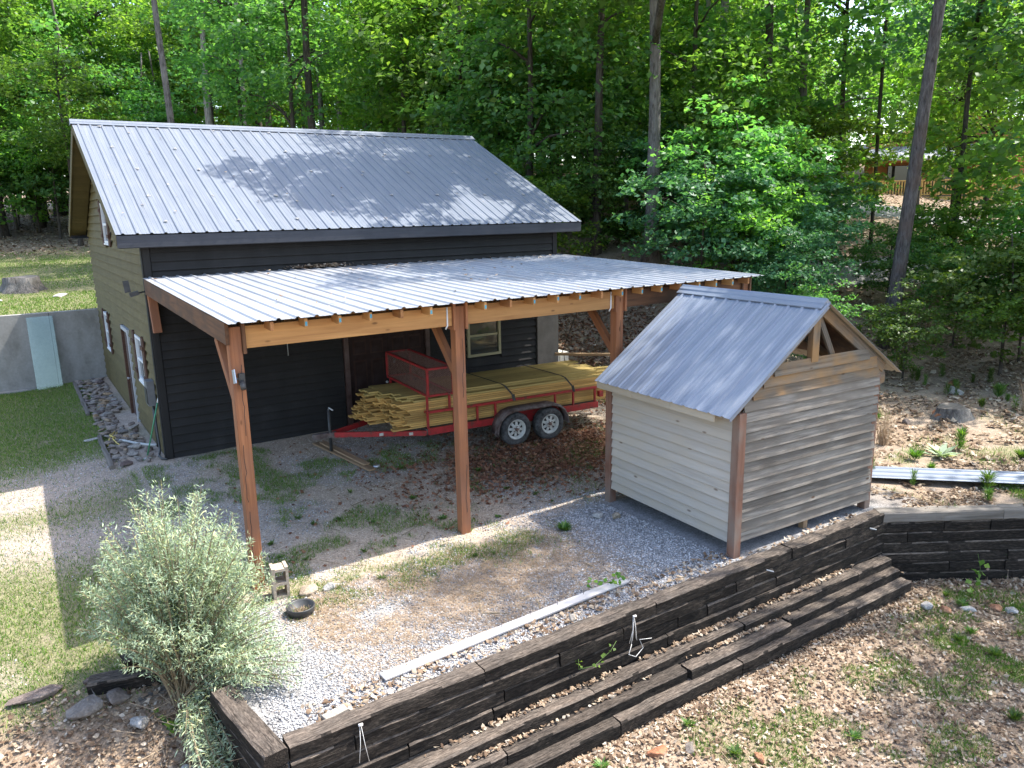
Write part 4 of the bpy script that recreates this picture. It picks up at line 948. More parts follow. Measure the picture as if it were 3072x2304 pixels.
for (p, q) in (((x0, y0), (x1, y0)), ((x0, y1), (x1, y1)), ((x0, y0), (x0, y1)), ((x1, y0), (x1, y1))):
    for k in range(4):
        zz = zb+.14+k*.285; board('crate_board', (*p, zz), (*q, zz), .03, .27, K['plank'], cr)
for xx in (10.06, 10.38): board('divider', (xx, y0+.03, zt-.3), (xx, y1-.03, zt-.3), .03, .5, K['plank'], cr)
board('corner_strap', (10.1, y0-.025, zb), (10.1, y0-.025, zt), .02, .06, K['greyp'], cr, (1,0,0))
sw = thing('rope_swing', (8.6, -1.9, 1.0), 'plank swing seat hung on two crossed ropes from the carport', 'swing')
s0 = Vector((8.35, -1.25, 1.42)); s1 = Vector((9.25, -2.05, 1.42))
board('seat', s0+Vector((-.12,.1,0)), s1+Vector((.12,-.1,0)), .13, .05, K['plank'], sw)
tp = Vector((8.8, -1.65, croof(-1.65)-.12)); kn = tp+Vector((0, 0, -.32))
mb = MB(); mb.tube([tp+Vector((-.04,0,0)), kn, s1], .010, 6); mb.build('rope', K['strap'], sw); mb = MB(); mb.tube([tp+Vector((.04,0,0)), kn+Vector((.012,0,0)), s0], .010, 6); mb.build('rope', K['strap'], sw)
# ------------------------------------------------------------------ trailer
TZ = .07
TO = Vector((4.31, -1.52, TZ)); TA = -.075
TM = Matrix.Translation(TO) @ Matrix.Rotation(TA, 4, 'Z')
def T_(x, y, z): return TM @ Vector((x, y, z))
tv = Vector((math.cos(TA), math.sin(TA), 0))
tr = thing('trailer', TO, 'red twin-axle utility trailer loaded with lumber under the carport', 'trailer', None, TA)
LT, HW = 3.93, .975
def tbar(name, p, q, w, h, mat='red', upv=(0,0,1), parent=None): return board(name, T_(*p), T_(*q), w, h, K[mat], parent or tr, upv, .003)
for s in (-1, 1):
    y = s*HW
    tbar('side_rail', (0, y, .50), (LT, y, .50), .05, .13); tbar('top_rail', (0, y, .88), (LT, y, .88), .045, .05)
    for x in (0.0, .55, 1.05, 1.45, 2.85, 3.3, 3.85): tbar('upright', (x, y, .565), (x, y, .855), .04, .04, 'red', (1,0,0))
    tbar('tongue_rail', (.0, s*.9, .46), (-1.55, s*.06, .46), .05, .10)
tbar('deck', (0.02, 0, .545), (LT-.02, 0, .545), 1.9, .03, 'deckdark')
for x in (.02, 1.0, 2.0, 3.0, 3.9): tbar('cross_member', (x, -HW+.03, .49), (x, HW-.03, .49), .05, .08, 'rust')
tbar('front_rail', (0, -HW, .875), (0, -.35, .875), .04, .045); tbar('coupler', (-1.5, 0, .46), (-1.95, 0, .46), .09, .10, 'rust')
mb = MB(); mb.tube([T_(-1.62, 0, .03), T_(-1.62, 0, .95)], .03, 10); jk = mb.build('jack', K['blackp'], tr); mb = MB(); mb.tube([T_(-1.62, 0, .95), T_(-1.62, -.04, 1.0), T_(-1.58, -.16, .97)], .014, 8); mb.build('jack_handle', K['lgrey'], jk); mb = MB(); mb.lathe([(0,0),(.09,0),(.09,.02),(0,.03)], 14, 'Z', T_(-1.62, 0, .025)); mb.build('jack_foot', K['rust'], jk)
mb = MB(); mb.tube([T_(-1.7,-.06,.5), T_(-1.5,-.1,.4), T_(-1.35,-.12,.5), T_(-1.2,-.15,.52)], .006, 5); mb.build('safety_chain', K['mesh'], tr)
for x in (-.75, -.25): mb = MB(); p = T_(x, -.9+(-x)*.54-.03, .46); mb.bar(p-tv*.07, p+tv*.07, .004, .055); mb.build('decal', K['cream_m'], tr)
# wheels and fenders
WX = (1.77, 2.55); WR = .335
tm = MB(); tm.lathe([(.20, -.085), (.225, -.105), (.29, -.108), (.325, -.085), (.335, -.05), (.332, -.02), (.335, .0), (.332, .02), (.335, .05), (.325, .085), (.29, .108), (.225, .105), (.20, .085)], 36, 'Y'); tyre_me = tm.mesh('tyre', K['tyre'])
rm = MB(); rm.lathe([(.2, -.085), (.205, -.095), (.185, -.085), (.175, -.055), (.155, -.05), (.153, -.04), (.175, -.04), (.2, .05)], 32, 'Y')
for k in range(8):
    a = 2*math.pi*k/8; d0 = Vector((math.cos(a), 0, math.sin(a))); rm.bar(d0*.05+Vector((0,-.062,0)), d0*.16+Vector((0,-.05,0)), .055, .01, (0,1,0))
rm.lathe([(.0, -.07), (.085, -.07), (.09, -.05), (.0, -.045)], 24, 'Y'); rim_me = rm.mesh('rim', K['rim'])
hm = MB(); hm.lathe([(0, -.115), (.03, -.112), (.036, -.07), (.0, -.069)], 14, 'Y')
for k in range(5): a = 2*math.pi*k/5; hm.lathe([(0, -.088), (.011, -.087), (.012, -.07), (0, -.069)], 7, 'Y', (.058*math.cos(a), 0, .058*math.sin(a)))
hub_me = hm.mesh('hub', K['hub'])
bk = MB(); bk.lathe([(0, -.02), (.19, -.02), (.19, .0), (0, .0)], 24, 'Y'); back_me = bk.mesh('shade_disc', K['deckdark'])  # dark disc stands in for the shaded void behind the spokes
for s in (-1, 1):
    for x in WX:
        Mw = TM @ Matrix.Translation((x, s*(HW+.20), WR+.005)) @ (Matrix.Rotation(math.pi, 4, 'Z') if s > 0 else Matrix.Identity(4)) @ Matrix.Rotation(rr.uniform(0, 6), 4, 'Y')
        wh = put(bpy.data.objects.new('wheel', tyre_me), Mw, tr)
        for nm, me in (('rim', rim_me), ('hub', hub_me), ('shade_disc', back_me)): put(bpy.data.objects.new(nm, me), Mw, wh)
    # fender: rounded arch
    pr = []; xa, xb = WX[0]-.44, WX[1]+.44
    prof = [(xa, .30), (xa+.03, .48), (xa+.10, .62), (xa+.22, .72), (xa+.40, .765), (xb-.40, .765), (xb-.22, .72), (xb-.10, .62), (xb-.03, .48), (xb, .34)]
    y0, y1 = s*(HW+.03), s*(HW+.335); V = []; F = []
    for (x, z) in prof: V += [T_(x, y0, z), T_(x, y1, z), T_(x, y1, z-.05), T_(x, y0, z-.012)]
    n = len(prof)
    for i in range(n-1):
        for j in range(4): F.append((i*4+j, i*4+(j+1) % 4, (i+1)*4+(j+1) % 4, (i+1)*4+j))
    F += [(0,1,2,3), (4*n-4, 4*n-1, 4*n-2, 4*n-3)]
    mb = MB(); mb.add(V, F, 0, True); me_o = mb.build('fender', K['rust'], tr)
    tbar('axle_skirt', (WX[0]-.35, s*(HW+.01), .52), (WX[1]+.35, s*(HW+.01), .52), .012, .28)
for x in WX: tbar('axle', (x, -HW-.1, WR), (x, HW+.1, WR), .06, .06, 'rust')
tbar('rear_lamp_box', (LT+.03, -HW+.02, .72), (LT+.13, -HW+.02, .72), .09, .12)
# mesh tool cage on posts across the front
cx0, cx1, cz0, cz1, cyy = -.02, .50, 1.22, 1.73, 1.08
for s in (-1, 1):
    for x in (cx0+.02, cx1-.04): tbar('cage_post', (x, s*HW, .91), (x, s*HW, cz0), .04, .04, 'red', (1,0,0))
E_ = [((cx0, y, z), (cx1, y, z)) for y in (-cyy, cyy) for z in (cz0, cz1)]+[((x, -cyy, z), (x, cyy, z)) for x in (cx0, cx1) for z in (cz0, cz1)]
for p, q in E_: tbar('cage_rail', p, q, .042, .042)
for x in (cx0, cx1):
    for y in (-cyy, cyy): tbar('cage_corner', (x, y, cz0+.022), (x, y, cz1-.022), .042, .042, 'red', (1,0,0))
def lattice(o, u, v, a, b, step=.058, th=.0058):
    """expanded-metal diamonds on a rectangle: origin o, unit u (length a), unit v (length b)"""
    mb = MB(); o, u, v = Vector(o), Vector(u), Vector(v); nn = u.cross(v); sl = .55
    k = -b/sl; 
    t = k
    while t < a:
        for sg in (1, -1):
            # line x = t + y/sl (sg=1) or mirrored
            ya = max(0, -t*sl); yb = min(b, (a-t)*sl)
            if yb-ya < .02: continue
            xa, xb = t+ya/sl, t+yb/sl
            if sg < 0: xa, xb = a-xa, a-xb
            mb.bar(T_(*(o+u*xa+v*ya)), T_(*(o+u*xb+v*yb)), th, .0025, tuple(TM.to_3x3() @ nn))
        t += step/sl*.62
    q = mb.build('mesh_panel', K['mesh'], tr); tag(q, None, None, None, 'stuff')
lattice((cx0, -cyy+.02, cz0+.02), (0,1,0), (0,0,1), 2*cyy-.04, cz1-cz0-.04)
lattice((cx0+.02, -cyy, cz0+.02), (1,0,0), (0,0,1), cx1-cx0-.04, cz1-cz0-.04)
lattice((cx1, -cyy+.02, cz0+.02), (0,1,0), (0,0,1), 2*cyy-.04, cz1-cz0-.04)
lattice((cx0+.02, -cyy+.02, cz1), (1,0,0), (0,1,0), cx1-cx0-.04, 2*cyy-.04)
lattice((cx0+.02, -cyy+.02, cz0), (1,0,0), (0,1,0), cx1-cx0-.04, 2*cyy-.04)
mb = MB(); p = T_(cx0-.03, .55, cz1-.04); mb.bar(p, p+Vector((0,0,-.09)), .04, .02); mb.build('cage_latch', K['rust'], tr)
# ------------------------------------------------------------------ lumber stack
def nth(k): return str(k)+('th' if 10 < k % 100 < 14 else {1: 'st', 2: 'nd', 3: 'rd'}.get(k % 10, 'th'))
th = .034; bwd = .139; nl = 16; nc = 11
meshes = {}
cnt = 0
for l in range(nl):
    base = rr.uniform(-.10, .10)
    for c in range(nc):
        if l == nl-1 and c in (0, 9, 10): continue
        if l == nl-2 and c == 0: continue
        y = -HW+.12+bwd/2+c*(bwd+.002+rr.uniform(0, .004)); z = .565+th/2+l*(th+.005)
        L = rr.choice((4.6, 4.75, 4.88)); front = -.62+base*.7+rr.uniform(-.2, .16)+(.12 if c < 5 else -.12)+(-.06 if l < 6 and c > 6 else 0)+ .012*l*(1 if c < 4 else .4)
        mt = K['lumberg'] if (l > nl-4) else K['lumber']
        p = T_(front, y, z); q = T_(front+L, y+rr.uniform(-.004, .004), z)
        o = board('lumber_board', p, q, bwd, th, mt, None, (0,0,1), .003)
        tag(o, f'pine board {nth(c+1)} from near side, {nth(l+1)} layer up, in the trailer stack', 'board', 'pine boards stacked on the trailer')
ztop = .565+nl*(th+.005)+.004
for (x, lb) in ((1.62, 'black ratchet strap over the middle of lumber stack'), (3.05, 'black ratchet strap over the rear of lumber stack')):
    t = thing('strap', T_(x, 0, ztop), lb, 'strap'); pts = [(x+.28, -HW-.03, .86), (x+.22, -HW+.02, 1.0), (x+.1, -HW+.08, ztop-.03), (x+.06, -HW+.16, ztop+.004), (x-.0, 0, ztop+.006), (x-.06, HW-.24, ztop+.006), (x-.08, HW-.1, ztop-.06), (x-.1, HW+.03, .86)]
    mb = MB()
    for a, b in zip(pts[:-1], pts[1:]): 
        d = Vector(b)-Vector(a); n_ = Vector((1,0,0)).cross(d).normalized(); mb.bar(T_(*a), T_(*b), .035, .003, tuple(TM.to_3x3() @ n_))
    mb.build('webbing', K['strap'], t); p = T_(x+.25, -HW-.02, .93); mb = MB(); mb.bar(p-Vector((.0,.01,.06)), p+Vector((-.02,.01,.06)), .05, .05); mb.build('ratchet', K['blackp'], t)
# ------------------------------------------------------------------ leaves, crowns, trees
def leaf_quads(C, D, Nn, L, Wd):
    """C centres, D unit length dirs, Nn unit normals, L lengths, Wd widths -> verts, quads"""
    S = np.cross(D, Nn); L = L[:,None]; Wd = Wd[:,None]
    a = C-D*L*.5; b = C-D*L*.02+S*Wd*.5+Nn*Wd*.14; c = C+D*L*.5-Nn*L*.06; d = C-D*L*.02-S*Wd*.5+Nn*Wd*.14
    V = np.stack([a, b, c, d], 1).reshape(-1, 3); F = np.arange(len(V)).reshape(-1, 4); return V, F
def unit(v): return v/np.maximum(np.linalg.norm(v, axis=-1, keepdims=True), 1e-6)
def crown_mesh(name, seed, rx, ry, rz, clumps, per, leaf, flat=.38, shell=.35, mat=None, layered=False):
    rn = np.random.default_rng(seed)
    u = unit(rn.normal(size=(clumps, 3))); r = (shell+(1-shell)*rn.random(clumps))**.6
    lump = 1+.28*np.sin(u[:,0]*3+seed)*np.cos(u[:,1]*4+seed*2)+.18*np.sin(u[:,2]*6+seed)
    cc = u*(r*lump)[:,None]*np.array([rx, ry, rz])
    if layered: cc[:,2] = np.round(cc[:,2]/.55)*.55+rn.normal(0, .06, clumps)
    cs2 = (.20+.14*rn.random(clumps))*min(rx, ry)*(.9 if not layered else 1.05)
    k = np.repeat(np.arange(clumps), per)
    off = unit(rn.normal(size=(len(k), 3)))*(rn.random(len(k))**.45)[:,None]*cs2[k][:,None]; off[:,2] *= flat
    droop = -.25*np.hypot(off[:,0], off[:,1])
    C = cc[k]+off; C[:,2] += droop
    N_ = unit(rn.normal(size=(len(k), 3))*.55+np.array([0, 0, 1.0])+.25*unit(C)); D = unit(np.cross(N_, rn.normal(size=(len(k), 3))))
    L = leaf*rn.uniform(.7, 1.3, len(k)); V, F = leaf_quads(C, D, N_, L, L*rn.uniform(.55, .8, len(k)))
    return mesh_np(name, V, F, mat), cc
def trunk_mesh(name, seed, h, r0, r1, lean=(0, 0), wob=.12, limbs=(), mat=None, n=10):
    """limbs: list of (height fraction, end point, radius)"""
    rn = random.Random(seed); mb = MB(); pts = []; rs = []; m = 12
    for i in range(m+1):
        t = i/m; z = h*t-.25*(1-t)
        x = lean[0]*h*t+wob*mnoise.noise(Vector((t*2.3, seed*1.7, 0)))*t; y = lean[1]*h*t+wob*mnoise.noise(Vector((t*2.3, seed*1.7, 9)))*t
        pts.append((x, y, z)); fl = 1+.55*max(0, 1-t*14); rs.append((r0+(r1-r0)*t**.85)*fl)
    mb.tube(pts, rs, n)
    for (f, e, r) in limbs:
        i = min(m-1, int(f*m)); p = Vector(pts[i]).lerp(Vector(pts[i+1]), f*m-i); e = Vector(e); d = e-p
        q = [p, p+d*.3+Vector((0, 0, .10*d.length)), p+d*.65+Vector((rn.uniform(-.1,.1)*d.length*.5, rn.uniform(-.1,.1)*d.length*.5, .10*d.length)), e]
        mb.tube(q, [r, r*.75, r*.5, r*.2], 6)
        for _ in range(2):
            a = q[2].lerp(e, rn.random()*.5); b = a+Vector((rn.uniform(-.3, .3), rn.uniform(-.3, .3), rn.uniform(-.02, .25)))*d.length*.8
            mb.tube([a, b], [r*.35, r*.1], 4)
    return mb.mesh(name, mat)
CR = {'tall': [], 'mid': [], 'low': [], 'shrub': []}
for i in range(4): CR['tall'].append(crown_mesh('crown', 10+i, 3.6, 3.6, 4.3, 190, 40, .185, .45, .3, K['oak']))
for i in range(4): CR['mid'].append(crown_mesh('crown', 30+i, 2.6, 2.6, 2.7, 140, 40, .165, .36, .25, K['maple']))
for i in range(4): CR['low'].append(crown_mesh('crown', 50+i, 1.9, 1.9, 1.7, 105, 50, .135, .34, .15, K['teal'], False))
for i in range(3): CR['shrub'].append(crown_mesh('crown', 70+i, .85, .85, .6, 40, 55, .095, .4, .1, K['weed']))
def limbs_to(cc, cz, h, n, seed, lo=.45, hi=.95, rad=.06, sc=1.):
    rn = random.Random(seed); out = []
    for j in rn.sample(range(len(cc)), n):
        e = Vector(cc[j])*sc+Vector((0, 0, cz)); f = min(hi, max(lo, (e.z-.35*math.hypot(e.x, e.y))/h)); out.append((f, e*1.0, rad*rn.uniform(.7, 1.2)))
    return out
def mat_obj(o, m):
    o.material_slots[0].link = 'OBJECT'; o.material_slots[0].material = m
TRK = {}
def tree(kind, var, x, y, s=1., rz=0., leaf='oak', bk='barkg', label=None, group=None, hgt=None, cz=None, r0=None, name='tree', lean=None, sxy=1., coff=(0, 0)):
    """generic tree: shared trunk and crown meshes scaled per tree"""
    P0 = dict(tall=(15, 12.2, .21, .06), mid=(8, 6.4, .11, .035), low=(3.6, 2.5, .05, .015), shrub=(.7, .55, .02, .008))[kind]
    h = hgt or P0[0]; c = cz or P0[1]; me, cc = CR[kind][var % len(CR[kind])]; z0 = gz(x, y)
    t = thing(name, (x, y, z0), label, 'tree' if kind != 'shrub' else 'shrub', group)
    key = (kind, var % len(CR[kind]), h, c, r0, lean)
    if key not in TRK:
        TRK[key] = trunk_mesh('trunk', var+7*len(kind), h, r0 or P0[2], P0[3], lean or (0, 0), .5 if kind == 'tall' else .3, limbs_to(cc+np.array([(lean or (0,0))[0]*c+coff[0], (lean or (0,0))[1]*c+coff[1], 0]), c, h, {'tall': 9, 'mid': 8, 'low': 9, 'shrub': 5}[kind], var, .35, .95, {'tall': .07, 'mid': .045, 'low': .018, 'shrub': .008}[kind]), K[bk])
    M0 = Matrix.Translation((x, y, z0-.02)) @ Matrix.Rotation(rz, 4, 'Z') @ Matrix.Scale(s, 4)
    o = put(bpy.data.objects.new('trunk', TRK[key]), M0, t); mat_obj(o, K[bk])
    lx, ly = (lean or (0, 0))
    o = put(bpy.data.objects.new('crown', me), M0 @ Matrix.Translation((lx*c+coff[0], ly*c+coff[1], c)) @ Matrix.Diagonal((sxy, sxy, 1, 1)), t); mat_obj(o, K[leaf])
    return t
# --- the trees one can pick out
tree('tall', 0, 15.15, 3.05, 1.0, 0, 'oak', 'barkg', 'tall straight grey oak trunk rising right of the barn roof', None, 19, 13.2, .24, 'oak_tree', None, .8, (0, 0))
ok_ = bpy.data.objects['oak_tree']
for (c_, r_, nc_, sd) in (((10.5, 1.0, 13.5), (4.2, 2.1, 1.4), 120, 1), ((11.8, -3.2, 13.4), (3.6, 2.5, 1.3), 92, 2), ((13.4, 2.8, 15.0), (2.4, 1.6, 1.2), 24, 3), ((12.5, -8.5, 13.2), (1.2, 1.0, .7), 10, 4)):  # extra crowns above the frame, added and shaped to shade roofs and gravel
    me_, _ = crown_mesh('crown', 900+sd, *r_, nc_, 120, .17, .45, .05, K['oak']); put(bpy.data.objects.new('crown', me_), Matrix.Translation(c_), ok_)
mb = MB(); mb.tube([(15.1, 3.0, 9.5), (13.6, .8, 12), (11.5, -2.2, 13.3)], [.12, .09, .03], 7); mb.build('limb', K['barkg'], ok_)
tree('tall', 1, 17.44, -3.68, 1.0, 0, 'oak', 'barkp', 'leaning dark pine trunk standing behind the shed at right', None, 20, 16.5, .20, 'pine_tree', (.03, -.048), .8)
tree('tall', 2, 21.25, 5.89, 1.0, 2, 'lime', 'barkw', 'pale bare-barked trunk right of the oak', None, 19, 15, .23, 'tree', None, .55)
tree('tall', 3, 21.1, 3.7, 1.0, 4, 'teal', 'barkd', 'dark straight trunk wrapped in blue-green foliage', None, 18, 14.5, .2, 'tree', None, .55)
tree('tall', 0, 24.6, 1.5, .9, 1, 'maple', 'barkd', 'very thin dark sapling trunk left of the leaning pine', None, 17, 14, .075, 'tree', None, .45)
tree('tall', 1, .39, 44.8, 1.0, 0, 'oak', 'barkg', 'leaning grey trunk at far left edge of the woods', None, 17, 15, .33, 'tree', (-.17, .0))
tree('tall', 2, 2.1, 50, 1.1, 1, 'oak', 'barkd', 'thick black trunk at far left behind the leaning one', None, 17, 14, .42, 'tree')
tree('tall', 3, 8.0, 28.7, 1.0, 1, 'maple', 'barkw', 'pale grey trunk rising behind the middle of barn ridge', None, 17, 13, .23, 'tree')
# forked tree behind the right end of the roof
ft = thing('forked_tree', (25, 21.5, gz(25, 21.5)), 'Y-shaped forked dark tree beyond the right end of barn roof', 'tree')
fk = MB(); fk.tube([(0,0,-.3), (0,0,.4), (.05,.02,2), (0,0,4.0)], [.42, .31, .27, .25], 10); fk.tube([(0,0,3.8), (-.5,.3,5.2), (-.9,.6,7.5), (-1.3,1,11), (-1.2,1.1,14)], [.24, .19, .17, .13, .06], 8); fk.tube([(0,0,3.7), (1.0,-.6,5.0), (2.4,-1.5,6.9), (3.6,-2.2,9.5), (4.0,-2.4,12)], [.22, .17, .15, .11, .05], 8); fk.tube([(-.9,.6,7.5), (.3,-.1,8.2), (1.4,-.8,8.0)], [.07,.05,.02], 6)
Mf = Matrix.Translation((25, 21.5, gz(25, 21.5))); put(bpy.data.objects.new('trunk', fk.mesh('trunk', K['barkd'])), Mf, ft)
for (a, b) in (((-1.2, 1.1, 13), 0), ((4, -2.4, 12.5), 1)): o = put(bpy.data.objects.new('crown', CR['tall'][b][0]), Mf @ Matrix.Translation(a) @ Matrix.Scale(.8, 4), ft); mat_obj(o, K['oak'])
# trees just outside the frame on the right, whose crowns shade the roofs and the lower ground
tree('tall', 3, 13.6, -11.2, .85, 1, 'oak', 'barkg', 'tree just right of the frame shading the shed', None, 17, 15.2, .2, 'tree', None, .55, (.9, 3.6))
tree('tall', 1, 17.0, -13.6, 1.0, 2, 'oak', 'barkd', 'tree right of the frame shading the lower ground', None, 16, 11.8, .22, 'tree', None, 1.1, (-.5, .6))
tree('tall', 2, 12.6, -16.8, .9, 3, 'maple', 'barkg', 'tree right of the camera shading the bottom corner', None, 15, 12, .2, 'tree', None, 1.0)
for i, (x, y, s, lb) in enumerate(((22.4, -2.6, 1.05, 'leafy tree with branches hanging above the near road'), (26.2, -3.6, 1.25, 'leafy tree overhanging the cabin deck view'), (24.8, 3.2, 1.2, 'leafy tree left of the thin dark sapling'), (20.3, -7.6, 1.0, 'leafy tree at the right frame edge'), (29.5, 1.2, 1.3, 'leafy tree in front of the cabin roof'), (33.6, 5.0, 1.25, 'leafy tree beside the driveway below the cabin'), (27.6, -.9, 1.15, 'leafy tree between near road and driveway'))):
    tree('mid', i+1, x, y, s, i*2., ['teal', 'lime', 'oak', 'maple', 'lime', 'oak', 'lime'][i], 'barkd', lb, None, 11, (9.2, 9.2, 9.2, 7.2, 4.8, 4.6, 5.0)[i], .1, 'leafy_tree')
# --- the wood behind, each tree its own object
rf = random.Random(11)
def polar(ang, d): a = R(ang); return CAMP.x+d*math.sin(a), CAMP.y+d*math.cos(a)
taken = [(15.15, 3.05), (17.44, -3.68), (21.25, 5.89), (21.1, 3.7), (.39, 44.8), (2.1, 50), (8, 28.7), (25, 21.5)]
def ok(x, y, dmin):
    if x < 12 and y < 11.5: return False
    if x < 3.2 and y < 36: return False
    if x < 12 and y < 33: return False
    # road and house corridor
    if 20 < x < 46 and -4.5+.0*x < y < 14 and (abs(x-33.2) < 2.2 or (y > 4 and x > 34.5 and y < 14)): return False
    if abs((y+.2)+.37*(x-23.8)) < 1.9 and x > 19: return False
    a_ = math.degrees(math.atan2(x-CAMP.x, y-CAMP.y)); d_ = math.hypot(x-CAMP.x, y-CAMP.y)
    if 57.5 < a_ < 67.5 and d_ < 46: return False
    if 49 < a_ < 58 and 28 < d_ < 42 and y > 1: return rf.random() < .15
    return all((x-a)**2+(y-b)**2 > dmin**2 for a, b in taken)
LBL = {'behind': 'forest tree in the dense wood rising behind the barn roof', 'left': 'forest tree at the left edge of wood past the lawn', 'right': 'forest tree on the hillside right of the carport roof'}
def zone_of(x, y):
    a = math.degrees(math.atan2(x-CAMP.x, y-CAMP.y)); return 'left' if a < 9 else ('behind' if a < 36 else 'right')
n = 0; tries = 0
while n < 18 and tries < 4000:
    tries += 1; ang = rf.uniform(-5, 70); d = rf.uniform(30, 78)**1.0; x, y = polar(ang, d)
    if not ok(x, y, 3.4): continue
    taken.append((x, y)); z = zone_of(x, y); s = rf.uniform(.85, 1.25)
    tree('tall', rf.randrange(4), x, y, s, rf.uniform(0, 6.3), rf.choice(['oak', 'oak', 'maple', 'maple', 'lime'] if z != 'right' else ['oak', 'maple', 'lime', 'lime']), rf.choice(['barkg', 'barkd', 'barkd']), LBL[z], 'forest trees '+z, rf.choice([15, 17]), rf.choice([10.5, 12.2]), None, 'tree'); n += 1
n = 0; tries = 0
while n < 80 and tries < 4000:
    tries += 1; ang = rf.uniform(-5, 69); d = rf.uniform(26, 66); x, y = polar(ang, d)
    if not ok(x, y, 2.2): continue
    taken.append((x, y)); z = zone_of(x, y)
    tree('mid', rf.randrange(4), x, y, rf.uniform(1.0, 1.75), rf.uniform(0, 6.3), rf.choice(['maple', 'oak', 'lime', 'oak']), rf.choice(['barkg', 'barkd']), {'behind': 'smaller leafy maple among the trunks behind the barn roof', 'left': 'smaller leafy tree at the left edge of the wood', 'right': 'smaller leafy tree on the hillside right of the carport'}[z], 'small trees '+z, None, rf.choice([4.2, 5.2, 6.4]), None, 'small_tree'); n += 1
for i, (ang, d) in enumerate(((-6, 50), (-3.5, 58), (-1.5, 52), (.5, 64), (2.5, 57), (4.5, 66), (6.5, 58), (-7, 66), (8.5, 64), (-4.5, 72), (1.5, 74), (5.5, 76))):
    x, y = polar(ang, d); tree('mid', i, x, y, 1.7+.2*(i % 3), i*1.1, ['oak', 'maple', 'lime'][i % 3], 'barkd', 'big leafy tree closing the far left skyline past the lawn', 'skyline trees far left', None, None, None, 'leafy_tree')
for i in range(16):
    ang = -5+i*1.05; x, y = polar(ang, 49+(i*7) % 11); tree('low', i, x, y, 1.2+.25*(i % 3), i*1.7, ['maple', 'oak', 'weed', 'lime'][i % 4], 'barkd', 'low green sapling along the wood edge past the lawn', 'saplings past the lawn', None, None, None, 'sapling')
# nearer leafy trees right behind the ridge
for i, (x, y, s, lf, lb) in enumerate(((7.6, 21.0, 1.25, 'maple', 'leafy maple close behind the left half of barn ridge'), (8.6, 17.2, 1.3, 'maple', 'leafy maple close behind the right half of barn ridge'), (12.3, 14.5, 1.2, 'lime', 'leafy maple spreading beyond the right roof end'), (16, 14.5, 1.15, 'lime', 'leafy tree between the roof end and the oak'), (14.2, 10.2, .9, 'maple', 'low leafy tree left of the oak'), (18.5, 9.5, 1.1, 'lime', 'bright lime-green tree behind the oak trunk'), (22.5, 9.5, 1.2, 'lime', 'bright lime-green tree right of the oak trunk'), (27, 8.5, 1.2, 'lime', 'lime-green tree in front of the driveway'), (1.5, 31, 1.1, 'oak', 'leafy tree at the far edge of the lawn'))):
    tree('mid', i, x, y, s, i*1.3, lf, 'barkd', lb, None, None, None, None, 'leafy_tree')
for i in range(20):
    ang = 11+i*2.1+rf.uniform(-.6, .6); d = 33+(i*13) % 17; x, y = polar(ang, d)
    if ang > 50 and 28 < d < 40: d = 44; x, y = polar(ang, d)
    tree('tall', i, x, y, rf.uniform(.95, 1.15), i*.7, ['oak', 'maple', 'lime'][i % 3], ['barkg', 'barkd', 'barkw'][i % 3], 'slim straight trunk standing among the foliage of the wood', 'slim trunks in the wood', 19, 16.2, rf.choice((.11, .14, .17)), 'tree', None, .5)
for i in range(30):
    ang = 7+i*1.75; d = 58+(i*17) % 23; x, y = polar(ang, d)
    if 57 < ang < 67: continue
    tree('mid', i, x, y, 1.45+.15*(i % 3), i*1.9, ['oak', 'lime', 'maple'][i % 3], 'barkd', 'distant low leafy tree closing the gaps between the trunks', 'distant trees closing the wood', 7, 3.3, None, 'leafy_tree')
# blue-green understory on the right
US = [(14.6, .4, 1.15, 'teal', 'blue-green young oak behind the carport corner'), (16.6, 1.0, 1.35, 'maple', 'tall green young oak left of the leaning pine'), (18.8, .8, 1.0, 'teal', 'blue-green sapling midway between oak and pine'), (14.6, 5.4, 1.0, 'weed', 'bright green sapling at the foot of the oak'), (12.2, 5.2, .95, 'lime', 'lime-green sapling by the barn corner'), (16.9, 4.6, 1.1, 'teal', 'blue-green sapling just right of the oak'), (19.6, -2.3, .7, 'maple', 'green maple sapling left of the pine'), (15.4, -1.9, .75, 'teal', 'small blue-green sapling behind the carport end'), (19.2, -4.5, .75, 'maple', 'green maple sapling right of the pine'), (18.0, -6.3, .95, 'weed', 'bright green sapling at right edge above the stones'), (20.5, -7.3, 1.3, 'maple', 'spreading green sapling at the right edge'), (22.2, -5.2, .8, 'maple', 'green sapling before the near road'), (24.6, -5.6, 1.0, 'teal', 'blue-green sapling at far right by the road'), (17.2, -.9, .9, 'teal', 'low blue-green sapling before the pine'), (21.5, 1.3, .8, 'maple', 'maple sapling above the near road'), (18.2, 2.7, 1.5, 'oak', 'large green sapling filling the middle right'), (22.8, 2.6, 1.4, 'lime', 'lime-green sapling in the sunny gap'), (14.6, -3.3, .6, 'maple', 'little green sapling just behind the shed roof'), (17.4, -7.6, .7, 'oak', 'green sapling beyond the boulder at right'), (21.4, -2.6, .8, 'lime', 'lime-green sapling right of the pine'), (23.2, -2.7, .85, 'maple', 'green sapling on the near road verge'), (15.6, -.4, 1.0, 'oak', 'green young oak above the carport corner'), (19.4, -6.1, .75, 'oak', 'leafy sapling between pine and right edge'), (13.4, 7.4, .9, 'lime', 'lime-green sapling behind the barn end'), (20.2, 2.2, 1.2, 'lime', 'lime-green sapling left of the pine'), (16.0, -5.0, .55, 'weed', 'tiny sapling with white stem right of the shed')]
for i, (x, y, s, lf, lb) in enumerate(US): tree('low', i, x, y, s, i*.9, lf, 'barkd', lb, None, None, None, None, 'sapling')
